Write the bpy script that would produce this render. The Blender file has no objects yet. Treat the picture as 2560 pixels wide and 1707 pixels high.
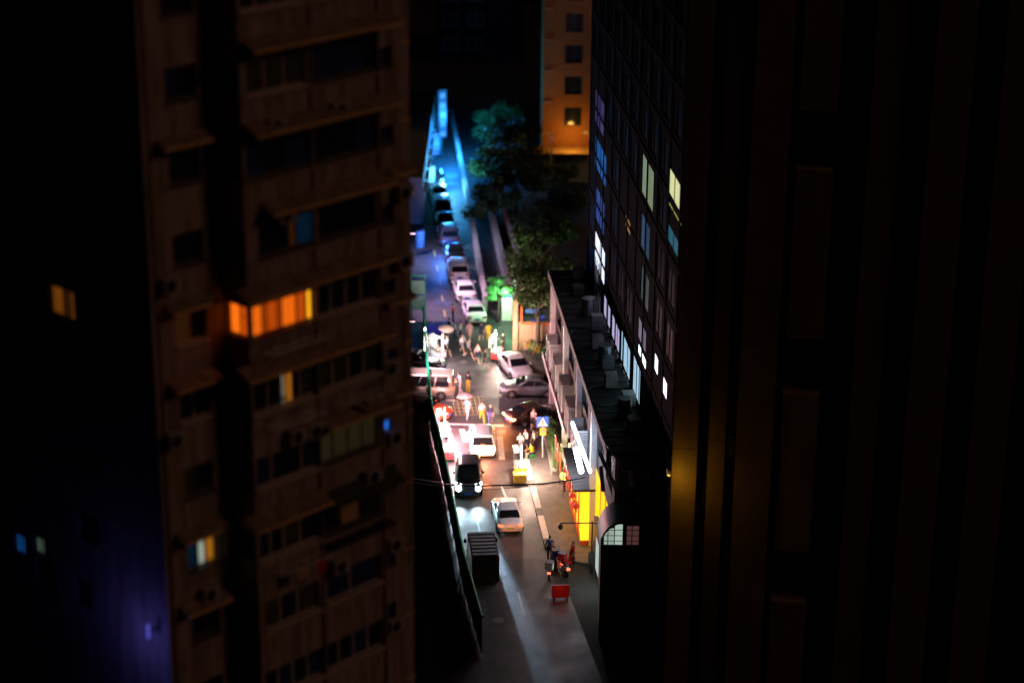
import bpy, bmesh, math, random
import numpy as np
from mathutils import Vector, Matrix

# ------------------------------------------------------------------ camera, sky, sun, exposure
scene = bpy.context.scene
col = scene.collection
CAM_Z, FPX, PITCH, ROLL = 60.0, 5238.0, math.radians(20.45), math.radians(0.5)
_r = Vector((1, 0, 0)); _u = Vector((0, math.sin(PITCH), math.cos(PITCH))); _f = Vector((0, math.cos(PITCH), -math.sin(PITCH)))
CR = _r * math.cos(ROLL) + _u * math.sin(ROLL)
CU = _u * math.cos(ROLL) - _r * math.sin(ROLL)
CP = Vector((0, 0, CAM_Z))
cam_data = bpy.data.cameras.new('camera')
cam = bpy.data.objects.new('camera', cam_data); col.objects.link(cam)
cam_data.sensor_width = 36.0
cam_data.lens = 36.0 * FPX / 2560.0
cam_data.clip_start = 0.5; cam_data.clip_end = 2000.0
cam.matrix_world = Matrix(((CR.x, CU.x, -_f.x, 0), (CR.y, CU.y, -_f.y, 0), (CR.z, CU.z, -_f.z, CAM_Z), (0, 0, 0, 1)))
scene.camera = cam
cam_data.dof.use_dof = True
cam_data.dof.focus_distance = 129.0
cam_data.dof.aperture_fstop = cam_data.lens / 1000.0 / 0.56

world = bpy.data.worlds.new('World'); scene.world = world; world.use_nodes = True
SUN_EL, SUN_AZ = math.radians(28), math.radians(13)      # azimuth: from +x towards -y
wn = world.node_tree.nodes; wl = world.node_tree.links
sky = wn.new('ShaderNodeTexSky'); sky.sky_type = 'NISHITA'; sky.sun_disc = False
sky.sun_elevation = SUN_EL; sky.sun_rotation = math.radians(103)
wl.new(sky.outputs[0], wn['Background'].inputs[0]); wn['Background'].inputs[1].default_value = 0.00004
sun_data = bpy.data.lights.new('sun', 'SUN'); sun_data.energy = 0.115; sun_data.angle = math.radians(14); sun_data.color = (1.0, 0.5, 0.35)
sun = bpy.data.objects.new('sun', sun_data); col.objects.link(sun)
_sd = Vector((math.cos(SUN_EL) * math.cos(SUN_AZ), -math.cos(SUN_EL) * math.sin(SUN_AZ), math.sin(SUN_EL)))
sun.rotation_euler = _sd.to_track_quat('Z', 'Y').to_euler()
scene.view_settings.view_transform = 'Standard'; scene.view_settings.look = 'None'
scene.view_settings.exposure = 0.3; scene.view_settings.gamma = 1.0; scene.view_settings.use_curve_mapping = False
scene.render.engine = 'CYCLES'
scene.cycles.use_denoising = True
scene.cycles.max_bounces = 5; scene.cycles.diffuse_bounces = 3; scene.cycles.glossy_bounces = 3; scene.cycles.transmission_bounces = 2
scene.cycles.caustics_reflective = False; scene.cycles.caustics_refractive = False
scene.cycles.sample_clamp_indirect = 4.0
scene.cycles.use_light_tree = True

R = math.radians
rnd = random.Random(7)

def ray(x, y):
    return _f + CR * ((x - 1280) / FPX) - CU * ((y - 853.5) / FPX)
def at(x, y, z=0.0):                                     # photo pixel -> the point at height z
    d = ray(x, y); return CP + d * ((z - CAM_Z) / d.z)
def at_y(x, y, Y):
    d = ray(x, y); return CP + d * (Y / d.y)

# ------------------------------------------------------------------ helpers
def tag(o, label=None, cat=None, group=None, kind=None):
    if label: o['label'] = label
    if cat: o['category'] = cat
    if group: o['group'] = group
    if kind: o['kind'] = kind
    return o
def thing(name, label, cat, loc=(0, 0, 0), rz=0.0, group=None):
    o = bpy.data.objects.new(name, None); col.objects.link(o)
    o.location = loc; o.rotation_euler = (0, 0, rz); o.empty_display_size = 0.2
    return tag(o, label, cat, group)

class MB:
    def __init__(s): s.v = []; s.f = []; s.m = []; s.mi = 0
    def add(s, vs, fs):
        n = len(s.v); s.v += [tuple(v) for v in vs]
        for f in fs: s.f.append(tuple(n + i for i in f)); s.m.append(s.mi)
        return s
    def box(s, x0, x1, y0, y1, z0, z1):
        if x0 > x1: x0, x1 = x1, x0
        if y0 > y1: y0, y1 = y1, y0
        if z0 > z1: z0, z1 = z1, z0
        return s.add([(x0, y0, z0), (x1, y0, z0), (x1, y1, z0), (x0, y1, z0), (x0, y0, z1), (x1, y0, z1), (x1, y1, z1), (x0, y1, z1)],
                     [(3, 2, 1, 0), (4, 5, 6, 7), (0, 1, 5, 4), (1, 2, 6, 5), (2, 3, 7, 6), (3, 0, 4, 7)])
    def quad(s, a, b, c, d): return s.add([a, b, c, d], [(0, 1, 2, 3)])
    def prism(s, pts, z0, z1):
        n = len(pts)
        return s.add([(p[0], p[1], z0) for p in pts] + [(p[0], p[1], z1) for p in pts],
                     [tuple(range(n))[::-1], tuple(range(n, 2 * n))] + [(i, (i + 1) % n, n + (i + 1) % n, n + i) for i in range(n)])
    def tube(s, pts, rad, n=6, cap=True):
        pts = [Vector(p) for p in pts]; rings = []
        for i, p in enumerate(pts):
            t = (pts[min(i + 1, len(pts) - 1)] - pts[max(i - 1, 0)]).normalized()
            a = t.orthogonal().normalized() if i == 0 else (a - t * a.dot(t)).normalized()
            b = t.cross(a); r = rad[i] if isinstance(rad, (list, tuple)) else rad
            rings.append([p + (a * math.cos(2 * math.pi * k / n) + b * math.sin(2 * math.pi * k / n)) * r for k in range(n)])
        return s.loft(rings, cap)
    def loft(s, rings, cap=True, closed=True):
        n = len(rings[0]); vs = [v for r in rings for v in r]; fs = []
        for i in range(len(rings) - 1):
            for k in range(n if closed else n - 1):
                fs.append((i * n + k, i * n + (k + 1) % n, (i + 1) * n + (k + 1) % n, (i + 1) * n + k))
        if cap: fs += [tuple(range(n))[::-1], tuple(range((len(rings) - 1) * n, len(rings) * n))]
        return s.add(vs, fs)
    def disc(s, c, axis, r, h, n=16, r2=None):
        c = Vector(c); ax = Vector(axis).normalized()
        return s.tube([c - ax * h / 2, c + ax * h / 2], [r, r if r2 is None else r2], n)
    def sphere(s, c, r, n=10, m=6, sc=(1, 1, 1)):
        rings = []
        for i in range(m + 1):
            t = math.pi * (0.02 + 0.96 * i / m)
            rings.append([(c[0] + r * sc[0] * math.sin(t) * math.cos(2 * math.pi * k / n), c[1] + r * sc[1] * math.sin(t) * math.sin(2 * math.pi * k / n), c[2] - r * sc[2] * math.cos(t)) for k in range(n)])
        return s.loft(rings)
    def mesh(s, name):
        me = bpy.data.meshes.new(name); me.from_pydata(s.v, [], s.f); me.update()
        if any(s.m):
            for p, i in zip(me.polygons, s.m): p.material_index = i
        return me
    def build(s, name, mats, parent=None, smooth=False, bevel=0.0, fix=True, loc=None, rz=None):
        me = s.mesh(name)
        if fix or bevel:
            bm = bmesh.new(); bm.from_mesh(me)
            if fix: bmesh.ops.recalc_face_normals(bm, faces=bm.faces)
            if bevel: bmesh.ops.bevel(bm, geom=list(bm.edges), offset=bevel, segments=2, affect='EDGES', clamp_overlap=True)
            bm.to_mesh(me); bm.free()
        if smooth:
            for p in me.polygons: p.use_smooth = True
        return put(name, me, mats, parent, loc, rz)
def put(name, me, mats, parent=None, loc=None, rz=None):
    if not isinstance(mats, (list, tuple)): mats = [mats]
    if not me.materials:
        for m in mats: me.materials.append(m)
    o = bpy.data.objects.new(name, me); col.objects.link(o); o.parent = parent
    if loc is not None: o.location = loc
    if rz is not None: o.rotation_euler = (0, 0, rz)
    return o
def copy_tree(o, parent=None):
    c = o.copy(); col.objects.link(c); c.parent = parent
    for ch in list(o.children): copy_tree(ch, c)
    return c
def lamp(parent, loc, color, power, rad=0.1, kind='POINT', rot=None, spot=None, blend=0.5, size=None):
    ld = bpy.data.lights.new('light', kind); ld.energy = power; ld.color = color
    if kind == 'AREA':
        ld.shape = 'RECTANGLE'; ld.size, ld.size_y = size
    else: ld.shadow_soft_size = rad
    if kind == 'SPOT': ld.spot_size = spot; ld.spot_blend = blend
    o = bpy.data.objects.new('light', ld); col.objects.link(o); o.parent = parent; o.location = loc
    if rot is not None: o.rotation_euler = rot
    return o

# ------------------------------------------------------------------ materials
def mat(name, color, rough=0.6, metal=0.0, var=0.25, scale=3.0, emit=None, es=0.0, bump=0.0, coat=0.0, spec=0.5, stretch=(1, 1, 1)):
    m = bpy.data.materials.new(name); m.use_nodes = True
    nt = m.node_tree; b = nt.nodes['Principled BSDF']
    b.inputs['Roughness'].default_value = rough; b.inputs['Metallic'].default_value = metal
    b.inputs['Coat Weight'].default_value = coat; b.inputs['Specular IOR Level'].default_value = spec
    c = tuple(color) + (1,)
    b.inputs['Base Color'].default_value = c
    if var > 0:
        tc = nt.nodes.new('ShaderNodeTexCoord'); mp = nt.nodes.new('ShaderNodeMapping'); mp.inputs['Scale'].default_value = stretch
        nz = nt.nodes.new('ShaderNodeTexNoise'); nz.inputs['Scale'].default_value = scale; nz.inputs['Detail'].default_value = 6; nz.inputs['Roughness'].default_value = 0.65
        rp = nt.nodes.new('ShaderNodeValToRGB')
        rp.color_ramp.elements[0].position = 0.3; rp.color_ramp.elements[1].position = 0.72
        rp.color_ramp.elements[0].color = tuple(max(0, v * (1 - var)) for v in color) + (1,)
        rp.color_ramp.elements[1].color = tuple(min(1, v * (1 + var * 0.6)) for v in color) + (1,)
        nt.links.new(tc.outputs['Object'], mp.inputs[0]); nt.links.new(mp.outputs[0], nz.inputs['Vector']); nt.links.new(nz.outputs['Fac'], rp.inputs['Fac']); nt.links.new(rp.outputs[0], b.inputs['Base Color'])
        if bump > 0:
            bp = nt.nodes.new('ShaderNodeBump'); bp.inputs['Strength'].default_value = bump; bp.inputs['Distance'].default_value = 0.05
            nt.links.new(nz.outputs['Fac'], bp.inputs['Height']); nt.links.new(bp.outputs[0], b.inputs['Normal'])
    if emit:
        b.inputs['Emission Color'].default_value = tuple(emit) + (1,); b.inputs['Emission Strength'].default_value = es
    return m
def curtain(name, color, es, axis='X', scale=9.0, lo=0.35):
    """a lit window seen through folded curtains: the folds let more or less of the room's light through"""
    m = mat(name, tuple(0.3 * c for c in color), 0.9, var=0)
    nt = m.node_tree; b = nt.nodes['Principled BSDF']
    tc = nt.nodes.new('ShaderNodeTexCoord'); w = nt.nodes.new('ShaderNodeTexWave'); w.bands_direction = axis; w.inputs['Scale'].default_value = scale
    w.inputs['Distortion'].default_value = 2.5; w.inputs['Detail'].default_value = 3; w.inputs['Detail Scale'].default_value = 0.6
    rp = nt.nodes.new('ShaderNodeValToRGB'); rp.color_ramp.elements[0].color = tuple(c * lo for c in color) + (1,); rp.color_ramp.elements[1].color = tuple(color) + (1,)
    nt.links.new(tc.outputs['Object'], w.inputs['Vector']); nt.links.new(w.outputs['Fac'], rp.inputs['Fac']); nt.links.new(rp.outputs[0], b.inputs['Emission Color'])
    b.inputs['Emission Strength'].default_value = es
    return m
def glow(name, color, es): return mat(name, tuple(min(0.8, c) * 0.06 for c in color), 0.5, var=0, emit=color, es=es)

def asphalt_mat():
    m = mat('asphalt', (0.06, 0.058, 0.062), 0.5, var=0.6, scale=1.1, bump=0.0)
    nt = m.node_tree; b = nt.nodes['Principled BSDF']
    tc = nt.nodes.new('ShaderNodeTexCoord'); n2 = nt.nodes.new('ShaderNodeTexNoise'); n2.inputs['Scale'].default_value = 0.45; n2.inputs['Detail'].default_value = 5
    mr = nt.nodes.new('ShaderNodeMapRange'); mr.inputs[1].default_value = 0.35; mr.inputs[2].default_value = 0.65; mr.inputs[3].default_value = 0.5; mr.inputs[4].default_value = 0.66
    n3 = nt.nodes.new('ShaderNodeTexNoise'); n3.inputs['Scale'].default_value = 30.0
    bp = nt.nodes.new('ShaderNodeBump'); bp.inputs['Strength'].default_value = 0.35; bp.inputs['Distance'].default_value = 0.02
    nt.links.new(tc.outputs['Object'], n2.inputs['Vector']); nt.links.new(n2.outputs['Fac'], mr.inputs[0]); nt.links.new(mr.outputs[0], b.inputs['Roughness'])
    nt.links.new(tc.outputs['Object'], n3.inputs['Vector']); nt.links.new(n3.outputs['Fac'], bp.inputs['Height']); nt.links.new(bp.outputs[0], b.inputs['Normal'])
    return m
def tile_wall(name, color, course=0.14):
    m = mat(name, color, 0.75, var=0.6, scale=1.3, stretch=(1.6, 1.6, 0.22))
    nt = m.node_tree; b = nt.nodes['Principled BSDF']; src = b.inputs['Base Color'].links[0].from_socket
    tc = nt.nodes.new('ShaderNodeTexCoord'); sp = nt.nodes.new('ShaderNodeSeparateXYZ'); d = nt.nodes.new('ShaderNodeMath'); d.operation = 'DIVIDE'; d.inputs[1].default_value = course
    fr = nt.nodes.new('ShaderNodeMath'); fr.operation = 'FRACT'; gt = nt.nodes.new('ShaderNodeMath'); gt.operation = 'GREATER_THAN'; gt.inputs[1].default_value = 0.2
    mx = nt.nodes.new('ShaderNodeMix'); mx.data_type = 'RGBA'; mx.blend_type = 'MULTIPLY'; mx.inputs[0].default_value = 1.0
    mr = nt.nodes.new('ShaderNodeMapRange'); mr.inputs[3].default_value = 0.6; mr.inputs[4].default_value = 1.0
    nt.links.new(tc.outputs['Object'], sp.inputs[0]); nt.links.new(sp.outputs['Z'], d.inputs[0]); nt.links.new(d.outputs[0], fr.inputs[0]); nt.links.new(fr.outputs[0], gt.inputs[0]); nt.links.new(gt.outputs[0], mr.inputs[0])
    cb = nt.nodes.new('ShaderNodeCombineColor')
    for i in range(3): nt.links.new(mr.outputs[0], cb.inputs[i])
    nt.links.new(src, mx.inputs[6]); nt.links.new(cb.outputs[0], mx.inputs[7]); nt.links.new(mx.outputs[2], b.inputs['Base Color'])
    return m

M = {}
M['asphalt'] = asphalt_mat()
M['ground'] = mat('bare_ground', (0.035, 0.033, 0.03), 0.9, var=0.5, scale=0.3)
M['paving'] = mat('paving', (0.16, 0.15, 0.15), 0.7, var=0.35, scale=1.5)
M['concrete'] = mat('concrete', (0.3, 0.29, 0.28), 0.8, var=0.35, scale=1.2, stretch=(1, 1, 0.4))
M['concrete_dark'] = mat('dark_concrete', (0.1, 0.095, 0.09), 0.85, var=0.4, scale=0.9, stretch=(1, 1, 0.4))
M['white_paint'] = mat('white_road_paint', (0.62, 0.6, 0.58), 0.6, var=0.45, scale=4)
M['yellow_paint'] = mat('yellow_road_paint', (0.42, 0.34, 0.1), 0.6, var=0.45, scale=4)
M['kerb_white'] = mat('kerb_white_paint', (0.7, 0.66, 0.62), 0.6, var=0.3, scale=3)
M['kerb_black'] = mat('kerb_black_paint', (0.03, 0.03, 0.03), 0.6, var=0.3, scale=3)
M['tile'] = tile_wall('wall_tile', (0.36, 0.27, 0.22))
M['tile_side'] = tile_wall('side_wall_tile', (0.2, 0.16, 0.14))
M['slab'] = mat('painted_slab_edge', (0.34, 0.26, 0.2), 0.8, var=0.3)
M['awning'] = mat('weathered_awning_sheet', (0.3, 0.21, 0.14), 0.6, var=0.5, scale=2.2)
M['awning_lip'] = mat('awning_front_lip', (0.85, 0.52, 0.22), 0.5, var=0.3, scale=2)  # orange highlight along the lit edges is put into this base colour
M['alu'] = mat('aluminium_frame', (0.62, 0.5, 0.42), 0.45, metal=0.0, var=0.2)
M['dark_frame'] = mat('dark_window_frame', (0.03, 0.03, 0.03), 0.4, var=0.2)
M['glass'] = mat('dark_window_glass', (0.018, 0.022, 0.034), 0.12, var=0.3, scale=1.5, spec=0.6)
M['glass_blue'] = mat('blue_tinted_glass', (0.025, 0.05, 0.16), 0.15, var=0.4, scale=1.2, spec=0.6)
M['glass_green'] = mat('grey_green_curtain_glass', (0.07, 0.075, 0.05), 0.3, var=0.5, scale=3, stretch=(5, 5, 0.3))
M['ac'] = mat('air_conditioner_casing', (0.42, 0.38, 0.34), 0.5, var=0.25)
M['office_glass'] = mat('dull_office_glass', (0.006, 0.007, 0.009), 0.6, var=0.3, spec=0.06)
M['office_frame'] = mat('office_window_frame', (0.012, 0.012, 0.012), 0.9, var=0.2, spec=0.03)
M['office_wall'] = mat('near_black_office_wall', (0.014, 0.014, 0.015), 0.95, var=0.4, spec=0.03)  # base colour lowered to near black so the facade looks unlit
M['black'] = mat('black_plastic', (0.012, 0.012, 0.013), 0.5, var=0.2)
M['cable'] = mat('black_cable', (0.008, 0.008, 0.008), 0.6, var=0.0)
M['steel'] = mat('dull_steel', (0.3, 0.3, 0.31), 0.4, metal=0.8, var=0.3)
M['lilac_metal'] = mat('pale_painted_metal', (0.52, 0.48, 0.5), 0.5, var=0.3, scale=2)
M['white_metal'] = mat('white_painted_metal', (0.72, 0.7, 0.7), 0.45, var=0.15)
M['louvre'] = mat('grey_louvre', (0.3, 0.31, 0.33), 0.45, metal=0.2, var=0.2)
M['roofing'] = mat('dark_roofing', (0.05, 0.042, 0.036), 0.8, var=0.5, scale=1.5)
M['tower'] = mat('brown_tower_panel', (0.26, 0.19, 0.12), 0.55, var=0.35, scale=0.6, stretch=(1, 1, 0.3))
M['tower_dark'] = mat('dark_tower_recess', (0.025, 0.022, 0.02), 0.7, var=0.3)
M['green_fence'] = mat('green_fence_sheet', (0.015, 0.2, 0.1), 0.55, var=0.3, scale=2)
M['green_steel'] = mat('green_painted_steel', (0.01, 0.42, 0.2), 0.45, var=0.25)
M['tan'] = mat('tan_render', (0.5, 0.33, 0.2), 0.8, var=0.3)
M['orange_frame'] = mat('orange_painted_steel', (0.75, 0.16, 0.03), 0.5, var=0.2)
M['bark'] = mat('bark', (0.1, 0.07, 0.05), 0.9, var=0.4, scale=6)
M['leaf'] = mat('leaf', (0.06, 0.115, 0.026), 0.6, var=0.5, scale=1.5)
M['leaf_light'] = mat('light_leaf', (0.11, 0.24, 0.06), 0.6, var=0.4, scale=2)
M['leaf_yellow'] = mat('yellow_leaf', (0.4, 0.3, 0.05), 0.6, var=0.4, scale=2)
M['blue_board'] = mat('blue_board', (0.03, 0.12, 0.6), 0.4, var=0.15)
M['red_plastic'] = mat('red_plastic', (0.55, 0.03, 0.03), 0.4, var=0.15)
M['yellow_plastic'] = mat('yellow_plastic', (0.85, 0.6, 0.02), 0.4, var=0.15)
M['green_plastic'] = mat('green_plastic', (0.03, 0.5, 0.1), 0.4, var=0.15)
M['blue_plastic'] = mat('blue_plastic', (0.05, 0.1, 0.65), 0.4, var=0.2)
M['food'] = mat('fried_food', (0.55, 0.3, 0.1), 0.7, var=0.6, scale=8)
M['orange_lit'] = curtain('orange_lit_curtain', (1.0, 0.16, 0.006), 1.0)
M['orange_deep'] = curtain('deep_orange_lit_curtain', (0.7, 0.09, 0.004), 0.75)
M['amber_lit'] = curtain('amber_lit_gap', (1.0, 0.42, 0.01), 1.15, lo=0.8)
M['yellow_curtain'] = curtain('dull_yellow_lit_curtain', (0.75, 0.26, 0.015), 0.5, lo=0.5)
M['cream_lit'] = glow('cream_lit_gap', (0.8, 0.9, 0.75), 0.35)
M['blue_lit'] = glow('blue_lit_pane', (0.02, 0.15, 0.75), 0.75)
M['blue_dim'] = curtain('dim_blue_lit_pane', (0.01, 0.1, 0.25), 0.08)
M['olive_curtain'] = curtain('dim_olive_curtain', (0.14, 0.11, 0.045), 0.11, lo=0.25)
M['blue_small'] = curtain('small_blue_lit_pane', (0.01, 0.11, 0.4), 0.4)
M['brown_orange'] = curtain('dull_orange_lit_curtain', (0.5, 0.14, 0.01), 0.26, lo=0.25)
M['brown_dim'] = curtain('dim_brown_curtain', (0.16, 0.05, 0.015), 0.16, lo=0.3)

# ------------------------------------------------------------------ ground, road, pavements
def sheet(name, pts, z, m, kind='structure', parent=None):
    o = MB().add([(p[0], p[1], z) for p in pts], [tuple(range(len(pts)))]).build(name, m, parent, fix=False)
    if parent is None: tag(o, kind=kind)
    return o
def KX(Y): return 14.75 - 0.1 * Y                        # the right-hand kerb line of the street
MB().quad((-400, -60, 0), (400, -60, 0), (400, 900, 0), (-400, 900, 0)).build('ground', M['ground'], fix=False)
tag(bpy.data.objects['ground'], 'dark bare ground below the buildings', kind='structure')
road = sheet('road', [(-3.0, 88), (8.0, 88), (3.4, 118), (KX(134), 134), (12, 141), (12, 168), (KX(169) + 6, 176), (KX(230) + 5, 230), (KX(330), 330), (-34, 330), (-20, 200), (-14, 165), (-9, 150)], 0.004, M['asphalt'])
road['label'] = 'grey asphalt street running between the buildings'

def pxquad(pts, m, name='road_marking', z=0.010):
    q = [at(x, y, z) for x, y in pts]
    return MB().add(q, [tuple(range(len(q)))]).build(name, m, road, fix=True)
def stripe(a, b, w, m, z=0.010):                          # a painted stripe between two photo points on the road
    A, B = at(*a), at(*b); n = Vector((-(B - A).y, (B - A).x, 0)).normalized() * w / 2
    MB().quad(*[(p.x, p.y, z) for p in (A - n, B - n, B + n, A + n)]).build('road_marking', m, road)
WP, YP = M['white_paint'], M['yellow_paint']
for a, b in [((1120, 1072), (1141, 1152)), ((1154, 1073), (1166, 1105)), ((1249, 1090), (1255, 1148)), ((1190, 1074), (1200, 1100)), ((1224, 1076), (1234, 1098))]: stripe(a, b, 0.42, WP)
for a, b in [((1254, 1216), (1266, 1246)), ((1243, 918), (1252, 942)), ((1226, 1340), (1240, 1400)), ((1295, 1480), (1312, 1540)), ((1228, 868), (1236, 890)), ((1190, 1290), (1200, 1330))]: stripe(a, b, 0.14, WP)
for a, b in [((1104, 738), (1107, 752)), ((1110, 776), (1113, 792)), ((1098, 700), (1101, 714)), ((1092, 664), (1095, 678)), ((1086, 628), (1088, 642))]: stripe(a, b, 0.15, YP)
for k in range(6):                                        # yellow no-stopping box
    stripe((1131, 993 + 9 * k), (1212, 991 + 9 * k), 0.07, YP, 0.0102 + 0.0004 * k)
for k in range(7):
    stripe((1130 + 11 * k, 992), (1140 + 11 * k, 1038), 0.07, YP, 0.0142 + 0.0003 * k)
stripe((1120, 1060), (1260, 1064), 0.3, WP, 0.0102)
for k in range(4): stripe((1110 + k * 6, 985 + 0 * k), (1118 + k * 6, 1002), 0.14, WP, 0.0186)

# far verge left of the street and the raised near pavement with painted kerb stones
pave = tag(MB().prism([(KX(136) + 0.16, 136.5), (KX(121) + 0.16, 121), (8.5, 119), (8.5, 144), (3.1, 144)], 0.0, 0.13).build('pavement', M['paving']), 'grey raised pavement beside the lit shops', kind='structure')
kerb = thing('kerb', 'black and white painted kerb along the near pavement', 'kerb', (0, 0, 0))
y = 136.4; i = 0
kd = Vector((-0.1, 1, 0)).normalized()
while y > 122.5:
    L = 3.6 if i % 2 == 0 else 1.1
    a = Vector((KX(y), y, 0)); b = a - kd * (L - 0.03); n = Vector((1, 0.1, 0)).normalized()
    MB().prism([a - n * 0.26, b - n * 0.26, b + n * 0.155, a + n * 0.155], 0.005, 0.28).build('kerb_stone', M['kerb_white' if i % 2 == 0 else 'kerb_black'], kerb, bevel=0.015)
    y -= L * 0.995; i += 1
for (x, y_, r_) in [(1218, 1215, .34), (1232, 1420, .36), (1160, 905, .34), (1285, 1030, .33), (1245, 1550, .36)]:
    q = at(x, y_); o = MB().disc((q.x, q.y, .008), (0, 0, 1), r_, .008, 20).build('manhole_cover', M['steel'], road)
for (pts, sh) in [([(1190, 1262), (1232, 1258), (1244, 1296), (1202, 1300)], .03), ([(1255, 1400), (1330, 1395), (1345, 1436), (1268, 1440)], .035), ([(1130, 880), (1180, 876), (1188, 900), (1136, 905)], .04), ([(1215, 950), (1240, 948), (1246, 985), (1220, 988)], .1), ([(1210, 1480), (1250, 1476), (1270, 1560), (1228, 1566)], .03)]:
    pxquad(pts, mat('patched_asphalt_%d' % int(pts[0][0]), (sh, sh * .97, sh), .6, var=.4, scale=2), 'asphalt_patch', .0065)
# ------------------------------------------------------------------ the apartment block on the left
PHI = R(43); LU = Vector((math.sin(PHI), math.cos(PHI), 0)); LN = Vector((math.cos(PHI), -math.sin(PHI), 0)); LO = Vector((-9.32, 70.19, 0))
def hit(x, y, P0, N):
    d = ray(x, y); return CP + d * ((P0 - CP).dot(N) / d.dot(N))
def lb_side(x, y, u):
    q = hit(x, y, LO + LU * u, LU); return -(q - LO).dot(LN), q.z
apt = thing('apartment_block', 'brown tiled apartment block with rows of window awnings and one orange lit window', 'apartment block', LO, R(47))

def wall_holes(mb, a0, a1, z0, z1, holes, fn, dep):
    """a wall face with real openings; fn(a, d, z) maps along/inward/up to local space"""
    xs = sorted({a0, a1} | {v for h in holes for v in h[:2]}); zs = sorted({z0, z1} | {v for h in holes for v in h[2:]})
    for i in range(len(xs) - 1):
        for j in range(len(zs) - 1):
            cx, cz = (xs[i] + xs[i + 1]) / 2, (zs[j] + zs[j + 1]) / 2
            if any(h[0] < cx < h[1] and h[2] < cz < h[3] for h in holes): continue
            mb.quad(fn(xs[i], 0, zs[j]), fn(xs[i + 1], 0, zs[j]), fn(xs[i + 1], 0, zs[j + 1]), fn(xs[i], 0, zs[j + 1]))
    for h in holes:
        c = [(h[0], h[2]), (h[1], h[2]), (h[1], h[3]), (h[0], h[3])]
        for k in range(4):
            (p, q), (r_, s_) = c[k], c[(k + 1) % 4]
            mb.quad(fn(p, 0, q), fn(p, dep, q), fn(r_, dep, s_), fn(r_, 0, s_))
def window(parent, fn, a0, a1, z0, z1, cuts, mats, frame, dep=0.13, fw=0.065, sill=None):
    """frame with mullions as a part, each pane its sub-part; cuts are fractions of the width"""
    mb = MB()
    def bar(p, q, r_, s_, d0=-0.015, d1=0.05):
        x = [fn(a, d, z) for d in (dep + d0, dep + d1) for (a, z) in ((p, r_), (q, r_), (q, s_), (p, s_))]
        mb.add(x, [(0, 1, 2, 3), (7, 6, 5, 4), (0, 4, 5, 1), (1, 5, 6, 2), (2, 6, 7, 3), (3, 7, 4, 0)])
    bar(a0, a1, z0, z0 + fw); bar(a0, a1, z1 - fw, z1); bar(a0, a0 + fw, z0 + fw, z1 - fw); bar(a1 - fw, a1, z0 + fw, z1 - fw)
    xs = [a0] + [a0 + (a1 - a0) * c for c in cuts] + [a1]
    for c in xs[1:-1]: bar(c - fw / 2, c + fw / 2, z0 + fw, z1 - fw)
    if sill: 
        mb.add([fn(a, d, z) for d in (-sill, dep) for (a, z) in ((a0 - 0.05, z0 - 0.07), (a1 + 0.05, z0 - 0.07), (a1 + 0.05, z0 - 0.005), (a0 - 0.05, z0 - 0.005))], [(0, 1, 2, 3), (7, 6, 5, 4), (0, 4, 5, 1), (1, 5, 6, 2), (2, 6, 7, 3), (3, 7, 4, 0)])
    w = mb.build('window', frame, parent)
    for i in range(len(xs) - 1):
        p, q = xs[i] + 0.01, xs[i + 1] - 0.01
        t = 0.02
        MB().add([fn(a, d, z) for d in (dep + t, dep + t + 0.01) for (a, z) in ((p, z0 + 0.01), (q, z0 + 0.01), (q, z1 - 0.01), (p, z1 - 0.01))], [(0, 1, 2, 3), (7, 6, 5, 4), (0, 4, 5, 1), (1, 5, 6, 2), (2, 6, 7, 3), (3, 7, 4, 0)]).build('pane', mats[i % len(mats)], w)
    return w
def awning(parent, fn, a0, a1, z, out=0.72, rise=0.34):
    mb = MB(); n = max(4, int((a1 - a0) / 0.28)); jit = [rnd.uniform(-0.012, 0.012) for _ in range(n + 1)]
    top, bot = [], []
    for i in range(n + 1):
        a = a0 + (a1 - a0) * i / n; w = 0.02 * (i % 2) + jit[i]
        top += [fn(a, -0.004, z + rise + w), fn(a, -out, z + w)]; bot += [fn(a, -0.004, z + rise + w - 0.03), fn(a, -out, z + w - 0.03)]
    N = len(top); fs = []
    for i in range(n):
        k = 2 * i
        fs += [(k, k + 2, k + 3, k + 1), (N + k + 1, N + k + 3, N + k + 2, N + k), (k + 1, k + 3, N + k + 3, N + k + 1), (k, N + k, N + k + 2, k + 2)]
    fs += [(0, 1, N + 1, N), (N - 2, 2 * N - 2, 2 * N - 1, N - 1)]
    o = mb.add(top + bot, fs).build('awning', M['awning'], parent)
    l = MB()
    l.add([fn(a, -d, zz) for d in (out + 0.012, out + 0.03) for (a, zz) in ((a0, z - 0.07), (a1, z - 0.07), (a1, z + 0.03), (a0, z + 0.03))], [(0, 1, 2, 3), (7, 6, 5, 4), (0, 4, 5, 1), (1, 5, 6, 2), (2, 6, 7, 3), (3, 7, 4, 0)])
    l.build('front_lip', M['awning_lip'], o)
    return o
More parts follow.
